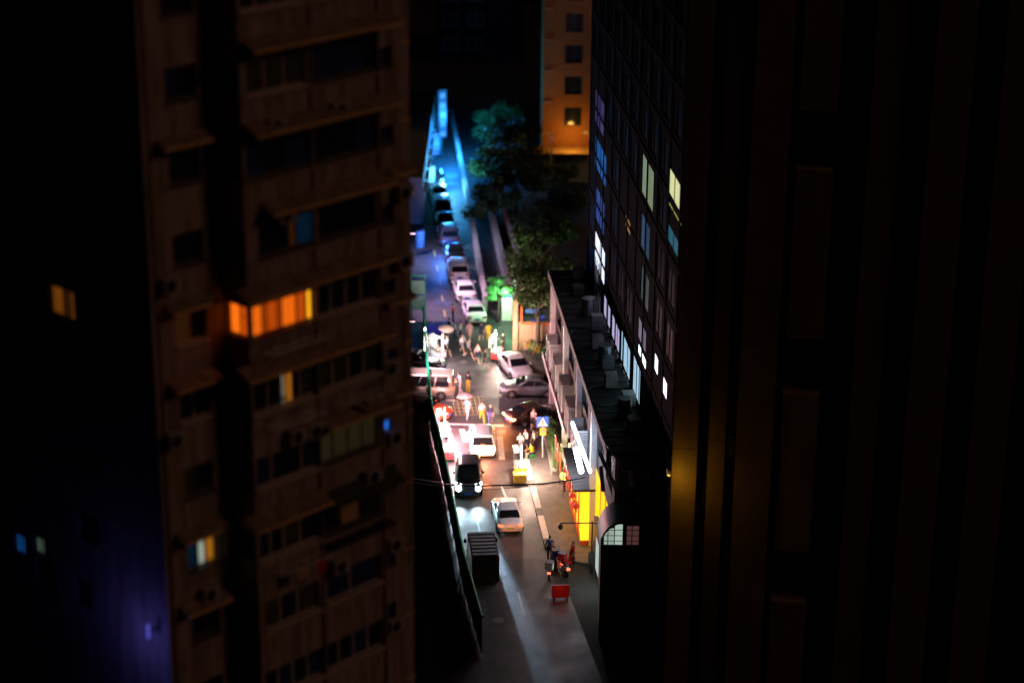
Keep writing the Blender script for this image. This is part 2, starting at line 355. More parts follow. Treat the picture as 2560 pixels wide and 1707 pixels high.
def ac_unit(parent, fn, a, z, w=0.8, h=0.55, dep=0.32):
    mb = MB(); pts = lambda a0, a1, d0, d1, z0, z1: [fn(p, d, q) for d in (d0, d1) for (p, q) in ((a0, z0), (a1, z0), (a1, z1), (a0, z1))]
    F = [(0, 1, 2, 3), (7, 6, 5, 4), (0, 4, 5, 1), (1, 5, 6, 2), (2, 6, 7, 3), (3, 7, 4, 0)]
    o = mb.add(pts(a, a + w, -dep - 0.08, -0.08, z, z + h), F).build('air_conditioner', M['ac'], parent, bevel=0.015)
    cx, cz, r_ = a + w * 0.4, z + h / 2, h * 0.42
    g = MB(); d = -dep - 0.085
    g.add([fn(cx + r_ * math.cos(t), d, cz + r_ * math.sin(t)) for t in [2 * math.pi * k / 14 for k in range(14)]] + [fn(cx + r_ * math.cos(t), d - 0.012, cz + r_ * math.sin(t)) for t in [2 * math.pi * k / 14 for k in range(14)]],
          [tuple(range(14)), tuple(range(14, 28))] + [(k, (k + 1) % 14, 14 + (k + 1) % 14, 14 + k) for k in range(14)]).build('fan_grille', M['black'], o)
    b = MB()
    for q in (a + 0.12, a + w - 0.12): b.add(pts(q - 0.015, q + 0.015, -dep - 0.06, 0.0, z - 0.045, z - 0.003), F)
    b.build('bracket', M['steel'], o)
    return o

FL = 2.95
SILL = lambda k: 33.8 - FL * k
fm = lambda a, d, z: (a, d, z)                            # main bay, street side
fs_ = lambda a, d, z: (a, 0.3 + d, z)                     # right-hand strip, set back
fw_ = lambda a, d, z: (a, 1.3 + d, z)                     # left wing, set back
UL = -3.35
fb = lambda a, d, z: (-0.1 + d, a, z)                     # bay's left cheek (a = depth)
fl = lambda a, d, z: (UL + d, a, z)                       # left end wall
G, GB, GG = M['glass'], M['glass_blue'], M['glass_green']
EV4, EV3 = (0.25, 0.5, 0.75), (0.33, 0.66)
main_w = {}
for k in range(-5, 8):
    main_w[k] = [(0.05, 3.02, EV4, [G, GB, G, GB], 'alu'), (3.16, 6.25, EV4, [G, G, GB, G], 'alu')]
main_w[0] = [(0.1, 3.03, (0.185, 0.25, 0.435, 0.495, 0.735, 0.9), [M['orange_lit'], M['orange_deep'], M['orange_deep'], M['orange_deep'], M['orange_lit'], M['orange_deep'], M['amber_lit']], 'dark_frame'), (3.16, 6.22, EV4, [G, G, G, G], 'alu')]
main_w[1] = [(0.0, 3.03, (0.25, 0.47, 0.51, 0.56, 0.64, 0.76), [G, G, M['cream_lit'], M['yellow_curtain'], M['yellow_curtain'], G, GG], 'alu'), (3.16, 6.3, EV4, [GG, GG, G, GG], 'alu')]
main_w[2] = [(0.0, 3.02, (0.27, 0.76), [GB, G, GB], 'alu'), (3.12, 6.15, EV4, [M['olive_curtain']] * 4, 'dark_frame')]
main_w[3] = [(0.05, 3.0, (0.2, 0.42, 0.7), [G, G, GG, G], 'alu'), (3.2, 6.2, EV3, [G, M['brown_dim'], G], 'dark_frame')]
main_w[4] = [(0.2, 2.9, (0.3, 0.62), [GG, G, GG], 'alu'), (3.3, 6.2, (0.45,), [GB, GB], 'alu')]
main_w[-1] = [(0.5, 3.2, (0.3, 0.55, 0.68), [G, G, M['brown_dim'], M['blue_dim']], 'dark_frame'), (3.3, 6.2, EV4, [G], 'dark_frame')]
main_w[-2] = [(0.05, 6.25, (0.15, 0.3, 0.5, 0.7, 0.85), [GB, G, GB, G, G, GB], 'dark_frame')]
main_w[-3] = [(3.2, 6.3, (0.42, 0.85), [GB, GB, G], 'dark_frame'), (0.2, 2.9, EV3, [GG], 'alu')]
wh = 1.2
mb = MB()
wall_holes(mb, -0.1, 6.45, 0, 52, [(w[0], w[1], SILL(k), SILL(k) + wh) for k in main_w for w in main_w[k]], fm, 0.2)
cheek = {0: [M['orange_deep'], M['orange_lit']]}
wall_holes(mb, 0.0, 1.3, 0, 52, [(0.12, 1.2, SILL(k), SILL(k) + wh) for k in range(-3, 6)], fb, 0.2)
strip_w = {1: (6.72, 7.5, 0.45, 1.2), 2: (6.55, 7.15, 0.75, 1.25), 3: (6.6, 7.3, 1.2, 2.25), 4: (6.6, 7.25, 0.85, 2.1), 5: (6.6, 7.25, 0.85, 2.1), 0: (6.7, 7.4, 0.4, 1.1), -1: (6.7, 7.4, 0.4, 1.1), -2: (6.7, 7.4, 0.5, 1.2), -3: (6.7, 7.4, 0.5, 1.2)}
wall_holes(mb, 6.45, 8.25, 0, 52, [(a, b, SILL(k) + c - 0.6, SILL(k) + d - 0.6) for k, (a, b, c, d) in strip_w.items()], fs_, 0.2)
mb.quad((6.45, 0, 0), (6.45, 0.3, 0), (6.45, 0.3, 52), (6.45, 0, 52))
mb.quad((8.25, 0.3, 0), (8.25, 12, 0), (8.25, 12, 52), (8.25, 0.3, 52))
wing_w = {}
for k in range(-4, 7): wing_w[k] = (-2.3, -0.95, SILL(k), SILL(k) + 1.15)
wall_holes(mb, UL, -0.1, 0, 52, list(wing_w.values()), fw_, 0.2)
mb.quad((UL, 1.3, 52), (8.25, 1.3, 52), (8.25, 12, 52), (UL, 12, 52))
mb.quad((-0.1, 0, 52), (6.45, 0, 52), (6.45, 1.3, 52), (-0.1, 1.3, 52))
mb.build('wall', M['tile'], apt, fix=False)
# left end wall with its few lit windows
side_spec = []
for (x0, y0, x1, y1, ms) in [((122), 733, 182, 812, [M['brown_orange'], M['brown_dim'], M['brown_orange']])]:
    a, zb = lb_side(x0, y0, UL); b, _ = lb_side(x1, y0, UL); side_spec.append((b, a, SILL(0), SILL(0) + 1.15, ms))
for (x0, x1, yy, ms, k) in [(140, 185, 580, [GB, GB], -1), (20, 70, 540, [G], -1), (40, 110, 760, [G], 0), (130, 190, 960, [G], 1), (40, 100, 990, [G], 1), (140, 190, 1180, [GB], 2), (30, 90, 1190, [G], 2), (200, 260, 1180, [G], 2), (205, 262, 980, [G], 1), (200, 250, 1380, [G], 3), (130, 190, 350, [G], -2), (30, 90, 350, [G], -2), (220, 270, 770, [G], 0), (190, 230, 1500, [G], 4), (100, 150, 1560, [G], 4)]:
    a, _ = lb_side(x0, yy, UL); b, _ = lb_side(x1, yy, UL); side_spec.append((b, a, SILL(k), SILL(k) + 1.15, ms))
for (x0, x1, y0, y1, m_) in [(36, 60, 1343, 1378, M['blue_small']), (86, 108, 1350, 1380, glow('pale_green_lit_pane', (.2, .3, .22), .22))]:
    b, z1_ = lb_side(x1, y0, UL); a, z0_ = lb_side(x0, y1, UL); side_spec.append((b, a, z0_, z1_, [m_]))
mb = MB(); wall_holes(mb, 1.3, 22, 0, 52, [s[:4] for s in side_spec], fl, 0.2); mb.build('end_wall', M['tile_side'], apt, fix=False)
for a0, a1, z0, z1, ms in side_spec: window(apt, fl, a0, a1, z0, z1, (0.5,) if len(ms) < 3 else (0.25, 0.52), ms, M['dark_frame'])
for k in main_w:
    for (a0, a1, cuts, ms, fr) in main_w[k]: window(apt, fm, a0, a1, SILL(k), SILL(k) + wh, cuts, ms, M[fr], sill=0.1)
for k in range(-3, 6): window(apt, fb, 0.12, 1.2, SILL(k), SILL(k) + wh, (0.45,), cheek.get(k, [G, G]), M['dark_frame'])
for k, (a, b, c, d) in strip_w.items(): window(apt, fs_, a, b, SILL(k) + c - 0.6, SILL(k) + d - 0.6, (0.35,), [M['blue_lit'] if k == 2 else GB], M['alu' if k in (1, 2) else 'dark_frame'], sill=0.06)
for k, (a, b, c, d) in wing_w.items():
    ms = {0: [M['brown_dim'], G], 3: [M['blue_dim'], M['cream_lit'], M['yellow_curtain']], 2: [GG, G], -3: [GB, G]}.get(k, [G, G])
    window(apt, fw_, a, b, c, d, (0.4, 0.66) if len(ms) == 3 else (0.5,), ms, M['alu' if k in (0, 1) else 'dark_frame'], sill=0.1)
for k, a0, a1 in [(0, -0.65, 3.42), (0, 3.46, 6.66), (1, -0.72, 3.22), (1, 3.26, 6.48), (2, 3.02, 6.72), (3, -0.64, 3.12), (-1, 0.64, 6.7), (-2, 0.0, 7.0), (-3, 0.0, 7.0), (-4, -0.5, 6.6)]:
    awning(apt, fm, a0, a1, SILL(k) + 1.68)
for k in (-2, 0, 1, 3, 4): awning(apt, fw_, -2.85, -0.75, SILL(k) + 1.5, out=0.6, rise=0.26)
for k, a0, a1 in [(0, 6.62, 8.1), (2, 6.6, 8.15), (-1, 6.95, 8.1)]: awning(apt, fs_, a0, a1, SILL(k) - 0.35 if k == 0 else SILL(k) + 1.75, out=0.5, rise=0.25)
for (a, z, w) in [(6.5, 30.55, 0.75), (6.7, 27.6, 0.8), (6.65, 23.0, 0.75), (6.6, 19.4, 0.75), (7.3, 34.7, 0.75), (7.35, 37.4, 0.75)]: ac_unit(apt, fs_, a, z, w)
for (a, z) in [(1.4, 29.35), (2.3, 29.3), (0.9, 41.2), (3.9, 41.25), (1.2, 37.9), (3.4, 23.3), (5.2, 26.5)]: ac_unit(apt, fm, a, z)
for (a, z) in [(-3.1, 30.2), (-3.0, 36.0), (-1.9, 23.6)]: ac_unit(apt, fw_, a, z, 0.7)
# floor-line string courses on the corner strip, ledges under the windows, drying racks, cages and cables
for k in range(-5, 8):
    MB().box(7.72, 8.27, 0.255, 0.31, SILL(k) + 0.62, SILL(k) + 0.68).build('string_course', M['awning_lip'], apt)
    MB().box(-0.12, 6.47, -0.09, 0.02, SILL(k) - 0.2, SILL(k) - 0.1).build('ledge', M['slab'], apt)
def rack(a0, a1, z, out=0.75):
    mb = MB()
    for d in (0.35, out): mb.tube([(a0, -d, z), (a1, -d, z)], 0.014, 5)
    for a in (a0 + 0.1, (a0 + a1) / 2, a1 - 0.1): mb.tube([(a, 0, z - 0.28), (a, -out, z), (a, 0, z)], 0.014, 5)
    return mb.build('drying_rack', M['steel'], apt)
rack(3.6, 6.4, 30.35); rack(0.2, 3.0, 33.3); rack(0.3, 2.9, 30.4); rack(0.4, 3.0, 24.5)
def cage(fn, a0, a1, z0, z1, out=0.55):
    mb = MB(); n = int((a1 - a0) / 0.16)
    for z in (z0, (z0 + z1) / 2, z1):
        mb.tube([fn(a0, 0, z), fn(a0, -out, z), fn(a1, -out, z), fn(a1, 0, z)], 0.014, 4)
    for i in range(n + 1):
        a = a0 + (a1 - a0) * i / n; mb.tube([fn(a, -out, z0), fn(a, -out, z1)], 0.01, 4)
    return mb.build('window_cage', M['steel'], apt)
cage(fm, 3.25, 6.5, 24.6, 26.1, 0.6); cage(fw_, -2.4, -0.8, 24.7, 26.2, 0.4)
MB().box(3.25, 6.5, -0.62, 0.0, 24.52, 24.58).build('cage_floor', M['black'], apt)
o = MB().quad((3.2, -0.005, 26.75), (6.85, -0.005, 26.75), (6.85, -0.85, 26.35), (3.2, -0.85, 26.35)).build('balcony_canopy', M['glass_green'], apt); 
for (a0, z0, zz) in [(7.9, 33.0, 27.0), (7.75, 36.5, 31.0), (8.05, 30.2, 22.0)]:
    mb = MB(); mb.tube([(a0 + 0.05 * math.sin(i * 1.3), 0.27 - 0.02 * (i % 2), z0 + (zz - z0) * i / 14) for i in range(15)], 0.018, 5); mb.build('wall_cable', M['cable'], apt)
for a in (3.09, 6.36):
    MB().tube([(a, -.06, 2), (a, -.06, 51)], .05, 6).build('drain_pipe', M['slab'], apt)
MB().tube([(UL + .25, 1.24, 2), (UL + .25, 1.24, 51)], .05, 6).build('drain_pipe', M['slab'], apt)
# laundry and pot plants on the racks
def clothes(a, z, w, h, m): 
    mb = MB(); n = 5; top = [(a + w * i / n, -0.74 + 0.02 * (i % 2), z) for i in range(n + 1)]; bot = [(a + w * i / n, -0.74 + 0.05 * (i % 2), z - h - 0.03 * (i % 3)) for i in range(n + 1)]
    mb.loft([top, bot], cap=False, closed=False).build('laundry', m, apt, fix=False)
for a, z, w, h, m in [(4.9, 30.35, 0.35, 0.5, M['tan']), (5.5, 30.35, 0.3, 0.35, M['lilac_metal']), (2.2, 24.5, 0.5, 0.6, M['red_plastic']), (1.2, 24.5, 0.6, 0.5, M['tan'])]: clothes(a, z, w, h, m)
for a, z in [(1.05, 30.92), (1.3, 30.92), (4.4, 24.6), (4.8, 24.6)]:
    mb = MB()
    for i in range(26):
        c = Vector((a + rnd.gauss(0, 0.1), -0.02 + rnd.gauss(0, 0.05), z + 0.15 + abs(rnd.gauss(0, 0.12)))); q = Vector((rnd.uniform(-1, 1), rnd.uniform(-1, 1), rnd.uniform(-1, 1))).normalized() * 0.05; s_ = q.orthogonal().normalized() * 0.03
        mb.quad(c - q, c - s_, c + q, c + s_)
    mb.build('window_plant', M['leaf_light'], apt, fix=False)

# purple lit sign bracketed to the end wall
pa, pz = lb_side(392, 1568, UL)
Pw = LO + LU * (UL - 0.25) - LN * pa
ps = thing('neon_sign', 'small violet lit sign low on the dark end wall', 'sign', (Pw.x, Pw.y, pz), R(47))
MB().box(-0.2, -0.08, -0.06, 0.06, -0.3, 0.3).build('sign_face', glow('violet_sign', (0.16, 0.14, 0.9), 0.35), ps, bevel=0.03)
MB().box(-0.08, 0.25, -0.03, 0.03, -0.05, 0.05).build('bracket', M['steel'], ps)
lamp(ps, (-1.5, 0.5, -0.6), (0.17, 0.16, 1.0), 55.0, 0.4)

# ------------------------------------------------------------------ the right-hand side: shop row, office block, tower
RA = math.atan2(1, -0.09); RO = Vector((3.62, 143.45, 0)); RD = Vector((math.cos(RA), math.sin(RA), 0)); RN = Vector((-math.sin(RA), math.cos(RA), 0))
def rs(x, y, off=0.0):                                    # photo pixel -> (along, up) on the facade plane, off metres behind the shop front
    q = hit(x, y, RO - RN * off, RN); return (q - RO).dot(RD), q.z
shop = thing('shop_row', 'dark three-storey shop row with louvred cages and pale lit ledge over the pavement', 'shop building', RO, RA)
X0, X1, RH = -29.0, 4.2, 10.2
fr_ = lambda a, d, z: (a, -d, z)
holes = []
for i in range(8):
    a = X1 - 3.9 - i * 4.05
    holes += [(a, a + 3.0, 7.0, 9.2)] + ([(a + 0.2, a + 2.9, 4.5, 6.4)] if a > -19 else [])
doors = [(-10.5, -7.6, 0.13, 3.0), (-14.6, -11.4, 0.13, 3.0), (-28.6, -18.5, 0.13, 5.6), (-6.6, -3.6, 0.13, 3.0), (-2.6, 0.4, 0.13, 3.0)]
mb = MB(); wall_holes(mb, X0, X1, 0, RH, holes + doors, fr_, 0.35)
mb.quad((X1, 0, 0), (X1, -10, 0), (X1, -10, RH), (X1, 0, RH)); mb.quad((X0, 0, 0), (X0, -3, 0), (X0, -3, RH), (X0, 0, RH))
mb.build('wall', M['concrete_dark'], shop, fix=False)
MB().box(X0 - 0.3, X1 + 0.3, -10, 0.55, RH, RH + 0.3).build('roof_slab', M['roofing'], shop)
MB().box(X0 - 0.3, X1 + 0.3, 0.551, 0.6, RH - 0.1, RH + 0.38).build('eave_edge', M['concrete'], shop)
for i in range(26):                                       # roof sheeting ribs
    a = X0 + 0.5 + i * 1.28; MB().box(a, a + 0.06, -2.4, 0.5, RH + 0.302, RH + 0.36).build('roof_rib', M['roofing'], shop)
LB = glow('pale_blue_strip_window', (0.25, 0.42, 0.85), 0.16)
for i, (a, b, c, d) in enumerate([h for h in holes]):
    ms = [LB if (c > 6.5 and i in (2, 4, 6, 8)) else M['glass'], M['glass']]
    window(shop, fr_, a, b, c, d, (0.33, 0.66), ms, M['dark_frame'], dep=0.22)
# the ledge, its cable clutter and the louvred cages that stand on it
LE = rs(1414, 1100, -0.85)[0]
MB().box(LE, X1 + 0.2, 0.003, 0.9, 3.75, 3.95).build('ledge', M['lilac_metal'], shop)
MB().box(LE, X1 + 0.2, 0.901, 0.95, 3.68, 4.12).build('ledge_edge', M['lilac_metal'], shop)
mb = MB()
for j in range(5):
    pts = [(X1 + (LE - X1) * i / 30, 0.25 + 0.14 * j + rnd.uniform(-0.1, 0.1), 3.99 + abs(rnd.gauss(0, 0.05))) for i in range(30)]
    mb.tube(pts, 0.022, 4)
mb.build('ledge_cable', M['cable'], shop)
for i in range(14):
    a = X1 - 0.9 + (LE - X1 + 1.5) * i / 14 + rnd.uniform(-0.3, 0.3); h = rnd.uniform(0.08, 0.25)
    MB().box(a, a + rnd.uniform(0.2, 0.6), 0.2, rnd.uniform(0.4, 0.75), 3.955, 3.955 + h).build('ledge_clutter', M[rnd.choice(['steel', 'black', 'concrete', 'lilac_metal'])], shop)
def louvre_cage(a):
    o = MB().box(a + 2.3, a + 2.36, 0.01, 0.85, 4.0, 6.2).build('cage_panel', M['white_metal'], shop)
    MB().box(a, a + 0.06, 0.01, 0.85, 4.0, 6.2).build('cage_panel', M['white_metal'], shop)
    for k in range(13):
        z = 4.1 + k * 0.16
        MB().box(a + 0.06, a + 2.3, 0.74, 0.84, z, z + 0.05).build('louvre', M['louvre'], shop)
        MB().box(a - 0.05, a, 0.06, 0.8, z, z + 0.05).build('louvre', M['louvre'], shop)
    u = MB().box(a + 0.5, a + 1.7, 0.12, 0.6, 4.0, 5.3).build('air_conditioner', M['ac'], shop, bevel=0.02)
    for zz in (4.35, 4.95): MB().disc((a + 1.1, 0.61, zz), (0, 1, 0), 0.26, 0.02, 14).build('fan_grille', M['black'], u)
for i in range(5): louvre_cage(0.2 - i * 4.05)
for a in (X1 - 0.1, -4.7, -12.6, -20.6): MB().box(a - 0.18, a + 0.18, 0.02, 0.4, 0, RH - 0.02).build('column', M['white_metal' if a != -12.6 else 'lilac_metal'], shop)
for i in range(9):                                        # plant on the roof
    a = X0 + 2.2 + i * 3.6 + rnd.uniform(-.5, .5); y0 = rnd.uniform(-2.1, -1.4); h = rnd.uniform(.5, 1.1)
    bx = MB().box(a, a + rnd.uniform(.7, 1.2), y0, y0 + .8, RH + .4, RH + .4 + h).build('roof_unit', M[rnd.choice(['ac', 'concrete', 'steel'])], shop, bevel=.03)
    MB().tube([(a + .3, y0 + .8, RH + .5), (a + .3, .2, RH + .42), (a + .3 + rnd.uniform(-1, 1), .5, RH + .42)], .04, 6).build('roof_pipe', M['steel'], shop)
for i in range(3): MB().disc((X0 + 5 + i * 9.3, -1.2, RH + .95), (0, 0, 1), .45, 1.2, 14).build('water_tank', M['steel'], shop)
for i in range(5):                                        # fittings on the near end wall
    MB().box(X0 - .3, X0 - .01, -.6 - i * .5, -.25 - i * .5, 6.5 + (i * 1.7) % 3, 7.0 + (i * 1.7) % 3).build('wall_box', M['ac'], shop)
MB().tube([(X0 - .06, -.15, .1), (X0 - .06, -.15, RH - .1)], .05, 6).build('drain_pipe', M['concrete'], shop)
# ground-floor shops: lit fronts behind glass
warm_wall = curtain('warm_shop_interior', (1.0, 0.5, 0.06), 0.9, scale=1.2, lo=0.35)
yellow_wall = curtain('yellow_restaurant_glow', (1.0, 0.42, 0.01), 2.3, scale=0.8, lo=0.3)
for (a, b, c, d), m in zip(doors, [warm_wall, M['glass'], yellow_wall, M['glass'], M['glass']]):
    window(shop, fr_, a, b, c, d, (0.25, 0.5, 0.75), [m], M['dark_frame'], dep=0.25)
def led(name, label, p, q, off, m, color, power, rad=0.05):
    (a0, z0), (a1, z1) = rs(*p, off), rs(*q, off)
    A = RO + RD * a0 - RN * off + Vector((0, 0, z0)); B = RO + RD * a1 - RN * off + Vector((0, 0, z1))
    t = thing(name, label, 'led light', A)
    d = B - A
    MB().tube([(0, 0, 0), d], rad, 8).build('light_tube', m, t)
    n = 6
    mb = MB()
    for i in range(n): 
        c = d * (i + 0.5) / n - RN * 0.09; mb.box(c.x - 0.05, c.x + 0.05, c.y - 0.04, c.y + 0.04, c.z - 0.04, c.z + 0.04)
    mb.build('bracket', M['steel'], t)
    for i in range(2): lamp(t, d * (0.25 + 0.5 * i) + RN * 0.25, color, power / 2, 0.25)
COOL = glow('cool_white_led', (0.75, 0.88, 1.0), 8.0); WARM = glow('warm_white_led', (1.0, 0.75, 0.4), 3.5)
led('led_strip', 'long cool white led tube sloping along the upper shop facade', (1431, 1057), (1475, 1178), -1.0, COOL, (0.6, 0.68, 1.0), 300, 0.12)
led('led_strip', 'shorter cool white led tube under the long one', (1440, 1122), (1453, 1178), -0.9, COOL, (0.65, 0.65, 1.0), 190, 0.19)
led('led_strip', 'warm white led tube along the hedge', (1390, 1076), (1426, 1172), -0.35, WARM, (1.0, 0.7, 0.35), 260, 0.06)
led('led_strip', 'short upright warm led tube between ledge and hedge', (1423, 1108), (1423, 1138), -0.2, WARM, (1.0, 0.7, 0.35), 20, 0.06)
# booth of glowing panels added to widen the yellow restaurant glow
rf = thing('glow_booth', 'added glowing yellow panels with red posts widening the restaurant glow', 'restaurant front', RO, RA)
for a0, a1 in [(-14.20, -15.70), (-15.80, -17.30), (-17.40, -18.90), (-19.00, -20.50)]:
    MB().box(a0, a1, 0.8, 0.84, .5, 3.7).build('glowing_panel', yellow_wall, rf)
MB().box(-20.64, -20.60, .05, .95, .5, 3.9).build('glowing_panel', yellow_wall, rf); MB().box(-14.10, -20.65, .02, .92, .13, .45).build('plinth', M['orange_frame'], rf)
for a in (-14.15, -15.75, -17.35, -18.95, -20.55): MB().box(a - .06, a + .06, .845, .91, .45, 4.0).build('post', M['red_plastic'], rf)
MB().box(-13.90, -20.80, .02, 1.42, 4.0, 4.15).build('canopy', M['roofing'], rf)
for i in range(6): MB().box(-14.40 - i, -15.00 - i, 1.43, 1.47, 3.6, 4.1).build('pelmet_flag', M[['red_plastic', 'orange_frame'][i % 2]], rf)
for a in (-9.80, -11.40, -13.00): MB().box(a, a - .5, .3, .8, .13, 1.9).build('menu_board', M['orange_frame'], rf)
lamp(rf, (-17.30, 2.2, 2.4), (1.0, .42, .05), 70, .3)
# red lantern string over the restaurant door
for i in range(7):
    c = RO + RD * (-14.4 - i * 0.95) + RN * 1.17 + Vector((0, 0, 2.7 - 0.12 * (i % 3)))
    t = thing('lantern', ['red lantern at the far end of the restaurant string', 'second red lantern from the far end of the restaurant string', 'third red lantern from the far end of the restaurant string', 'middle red lantern of the restaurant string', 'third red lantern from the near end of the restaurant string', 'second red lantern from the near end of the restaurant string', 'red lantern at the near end of the restaurant string'][i], 'lantern', c, 0, 'red lanterns over the restaurant front')
    MB().sphere((0, 0, 0), 0.24, 12, 8, (1, 1, 0.85)).build('paper_shade', glow('red_lantern_%d' % i, (0.8, 0.05, 0.02), 0.5 + 0.15 * (i % 3)), t, smooth=True)
    MB().disc((0, 0, 0.22), (0, 0, 1), 0.1, 0.05).build('cap', M['yellow_plastic'], t); MB().tube([(0, 0, -0.2), (0, 0, -0.45)], [0.03, 0.05], 6).build('tassel', M['red_plastic'], t)
    MB().tube([(0, 0, 0.24), (0, 0, 1.3 + 0.12 * (i % 3))], 0.01, 4).build('cord', M['cable'], t)
for i, (a, w) in enumerate([(-8.2, 0.7), (-9.6, 0.5), (-11.0, 0.6), (-13.2, 0.6)]):
    c = RO + RD * a + RN * 1.25
    t = thing('banner', ['red hanging banner beside the yellow globe lamp', 'narrow dark red banner left of the restaurant', 'orange banner in front of the restaurant', 'red banner at the restaurant corner'][i], 'banner', c, RA, 'banners before the restaurant')
    MB().tube([(0, 0, 0.13), (0, 0, 2.7)], 0.03, 6).build('pole', M['steel'], t)
    MB().box(-w / 2, w / 2, -0.03, -0.01 + 0.0, 0.7, 2.6).build('cloth', M['red_plastic' if i != 2 else 'orange_frame'], t)
lt = thing('restaurant_lamp', 'amber lamp hanging over the yellow lit restaurant door', 'lamp', RO + RD * -18.0 + RN * 0.9 + Vector((0, 0, 3.0)))
MB().disc((0, 0, 0), (0, 0, 1), 0.3, 0.2, 14, 0.1).build('lamp_shade', M['black'], lt); MB().sphere((0, 0, -0.16), 0.12).build('bulb', glow('amber_bulb', (1, 0.6, 0.1), 14), lt); MB().tube([(0, 0, 0.1), (0, 0, 0.5), tuple(-RN * 0.9 + Vector((0, 0, 0.5)))], 0.02, 5).build('bracket', M['steel'], lt)
lamp(lt, (0, 0, -0.45), (1.0, 0.45, 0.06), 50, 0.2)
gp = at(1411, 1192, 1.2)
gl = thing('globe_lamp', 'glowing yellow globe lamp at the end of the hedge', 'lamp', (gp.x, gp.y, 0.13))
MB().tube([(0, 0, 0), (0, 0, 0.9)], [0.08, 0.05], 8).build('post', M['black'], gl); MB().sphere((0, 0, 1.15), 0.3, 14, 8).build('globe', glow('yellow_globe', (1.0, 0.62, 0.08), 4.0), gl, smooth=True); lamp(gl, (0, 0, 1.75), (1.0, 0.55, 0.1), 70, 0.2)

# office block behind the shop row
OFF = 2.2
office = thing('office_block', 'black office block with scattered lit windows rising behind the shop row', 'office block', RO - RN * OFF, RA)
fo = lambda a, d, z: (a, -d, z)
spec = []
def lw(x0, y0, x1, y1, m, cuts=(0.5,)):
    a0, z1_ = rs((x0 + x1) / 2, y0, OFF); _, z0_ = rs((x0 + x1) / 2, y1, OFF)
    aL, _ = rs(x0, (y0 + y1) / 2, OFF); aR, _ = rs(x1, (y0 + y1) / 2, OFF)
    spec.append([min(aL, aR), max(aL, aR), z0_, z1_, m, cuts])
g_ = glow
lw(1486, 362, 1516, 446, g_('deep_blue_lit_room', (0.01, 0.09, 0.32), 0.55)); lw(1488, 484, 1511, 572, g_('slate_blue_lit_room', (0.03, 0.06, 0.26), 0.55)); lw(1486, 600, 1512, 690, g_('white_lit_room', (0.75, 0.82, 1.0), 1.1))
LIL = curtain('lilac_lit_room', (0.4, 0.37, 0.58), 1.2, scale=1.5, lo=0.6); CY = curtain('cyan_lit_room', (0.32, 0.5, 0.64), 1.2, scale=1.5, lo=0.6)
lw(1508, 748, 1525, 862, LIL, (0.6,)); lw(1528, 800, 1548, 905, LIL, (0.3,)); lw(1551, 845, 1575, 948, CY, (0.3,)); lw(1581, 905, 1604, 1003, CY, (0.3, 0.6))
lw(1604, 402, 1634, 512, g_('sage_lit_room', (0.16, 0.2, 0.11), 0.85)); lw(1668, 436, 1704, 516, g_('pale_yellow_lit_room', (0.62, 0.62, 0.3), 0.9)); lw(1668, 526, 1704, 541, g_('olive_lit_room', (0.35, 0.36, 0.08), 0.6), (0.6,))
lw(1601, 545, 1624, 640, g_('dim_steel_blue_room', (0.02, 0.06, 0.11), 0.5)); lw(1668, 578, 1697, 628, g_('teal_lit_room', (0.015, 0.12, 0.16), 0.6)); lw(1562, 543, 1576, 582, g_('amber_lit_room', (0.5, 0.25, 0.06), 0.45), ())
lw(1601, 675, 1622, 770, g_('dim_teal_room', (0.01, 0.05, 0.05), 0.5)); lw(1594, 806, 1615, 868, g_('grey_blue_room', (0.08, 0.1, 0.17), 0.6), ()); lw(1594, 876, 1615, 915, g_('bright_cyan_tube', (0.8, 1.0, 1.0), 2.6), ())
lw(1635, 885, 1645, 935, g_('bright_bluewhite_tube', (0.8, 0.9, 1.0), 2.0), ()); lw(1656, 945, 1667, 995, g_('bright_violet_tube', (0.85, 0.7, 1.0), 2.0), ()); lw(1486, 240, 1512, 330, g_('dim_violet_room', (0.06, 0.03, 0.12), 0.4))
for s in spec:
    if s[1] - s[0] < 0.5: s[1] = s[0] + 0.5
A0, A1 = -42, 3.6
sel = []
for s in spec:
    if all(s[1] < t[0] - 0.05 or s[0] > t[1] + 0.05 or s[3] < t[2] - 0.05 or s[2] > t[3] + 0.05 for t in sel): sel.append(s)
dark = []
for k in range(12):
    for j in range(11):
        a = A1 - 3.2 - j * 3.9; z = 11.3 + k * 3.25; c = [a, a + 2.4, z, z + 2.2, M['office_glass'], (0.5,)]
        if all(c[1] < t[0] - 0.1 or c[0] > t[1] + 0.1 or c[3] < t[2] - 0.1 or c[2] > t[3] + 0.1 for t in sel): dark.append(c)
mb = MB(); wall_holes(mb, A0, A1, 0, 52, [s[:4] for s in sel + dark], fo, 0.06); mb.quad((A1, 0, 0), (A1, -14, 0), (A1, -14, 52), (A1, 0, 52)); mb.quad((A0, 0, 52), (A1, 0, 52), (A1, -14, 52), (A0, -14, 52))
mb.build('wall', M['office_wall'], office, fix=False)
for a, b, c, d, m, cuts in sel + dark: window(office, fo, a, b, c, d, cuts, [m], M['office_frame'], dep=0.02)
for k in range(12): MB().box(A0, A1 + 0.05, 0.003, 0.05, 10.75 + k * 3.25, 10.95 + k * 3.25).build('floor_band', M['office_wall'], office)
for j in range(11): MB().box(A1 - 0.45 - j * 3.9, A1 - 0.15 - j * 3.9, 0.003, 0.06, 10.4, 52).build('pilaster', M['office_wall'], office)
for i in range(4):
    a = A1 - 8 - i * 0.9; MB().tube([(a, 0.42, 10.6), (a, 0.42, 14.5)], 0.03, 5).build('conduit', M['steel'], office)

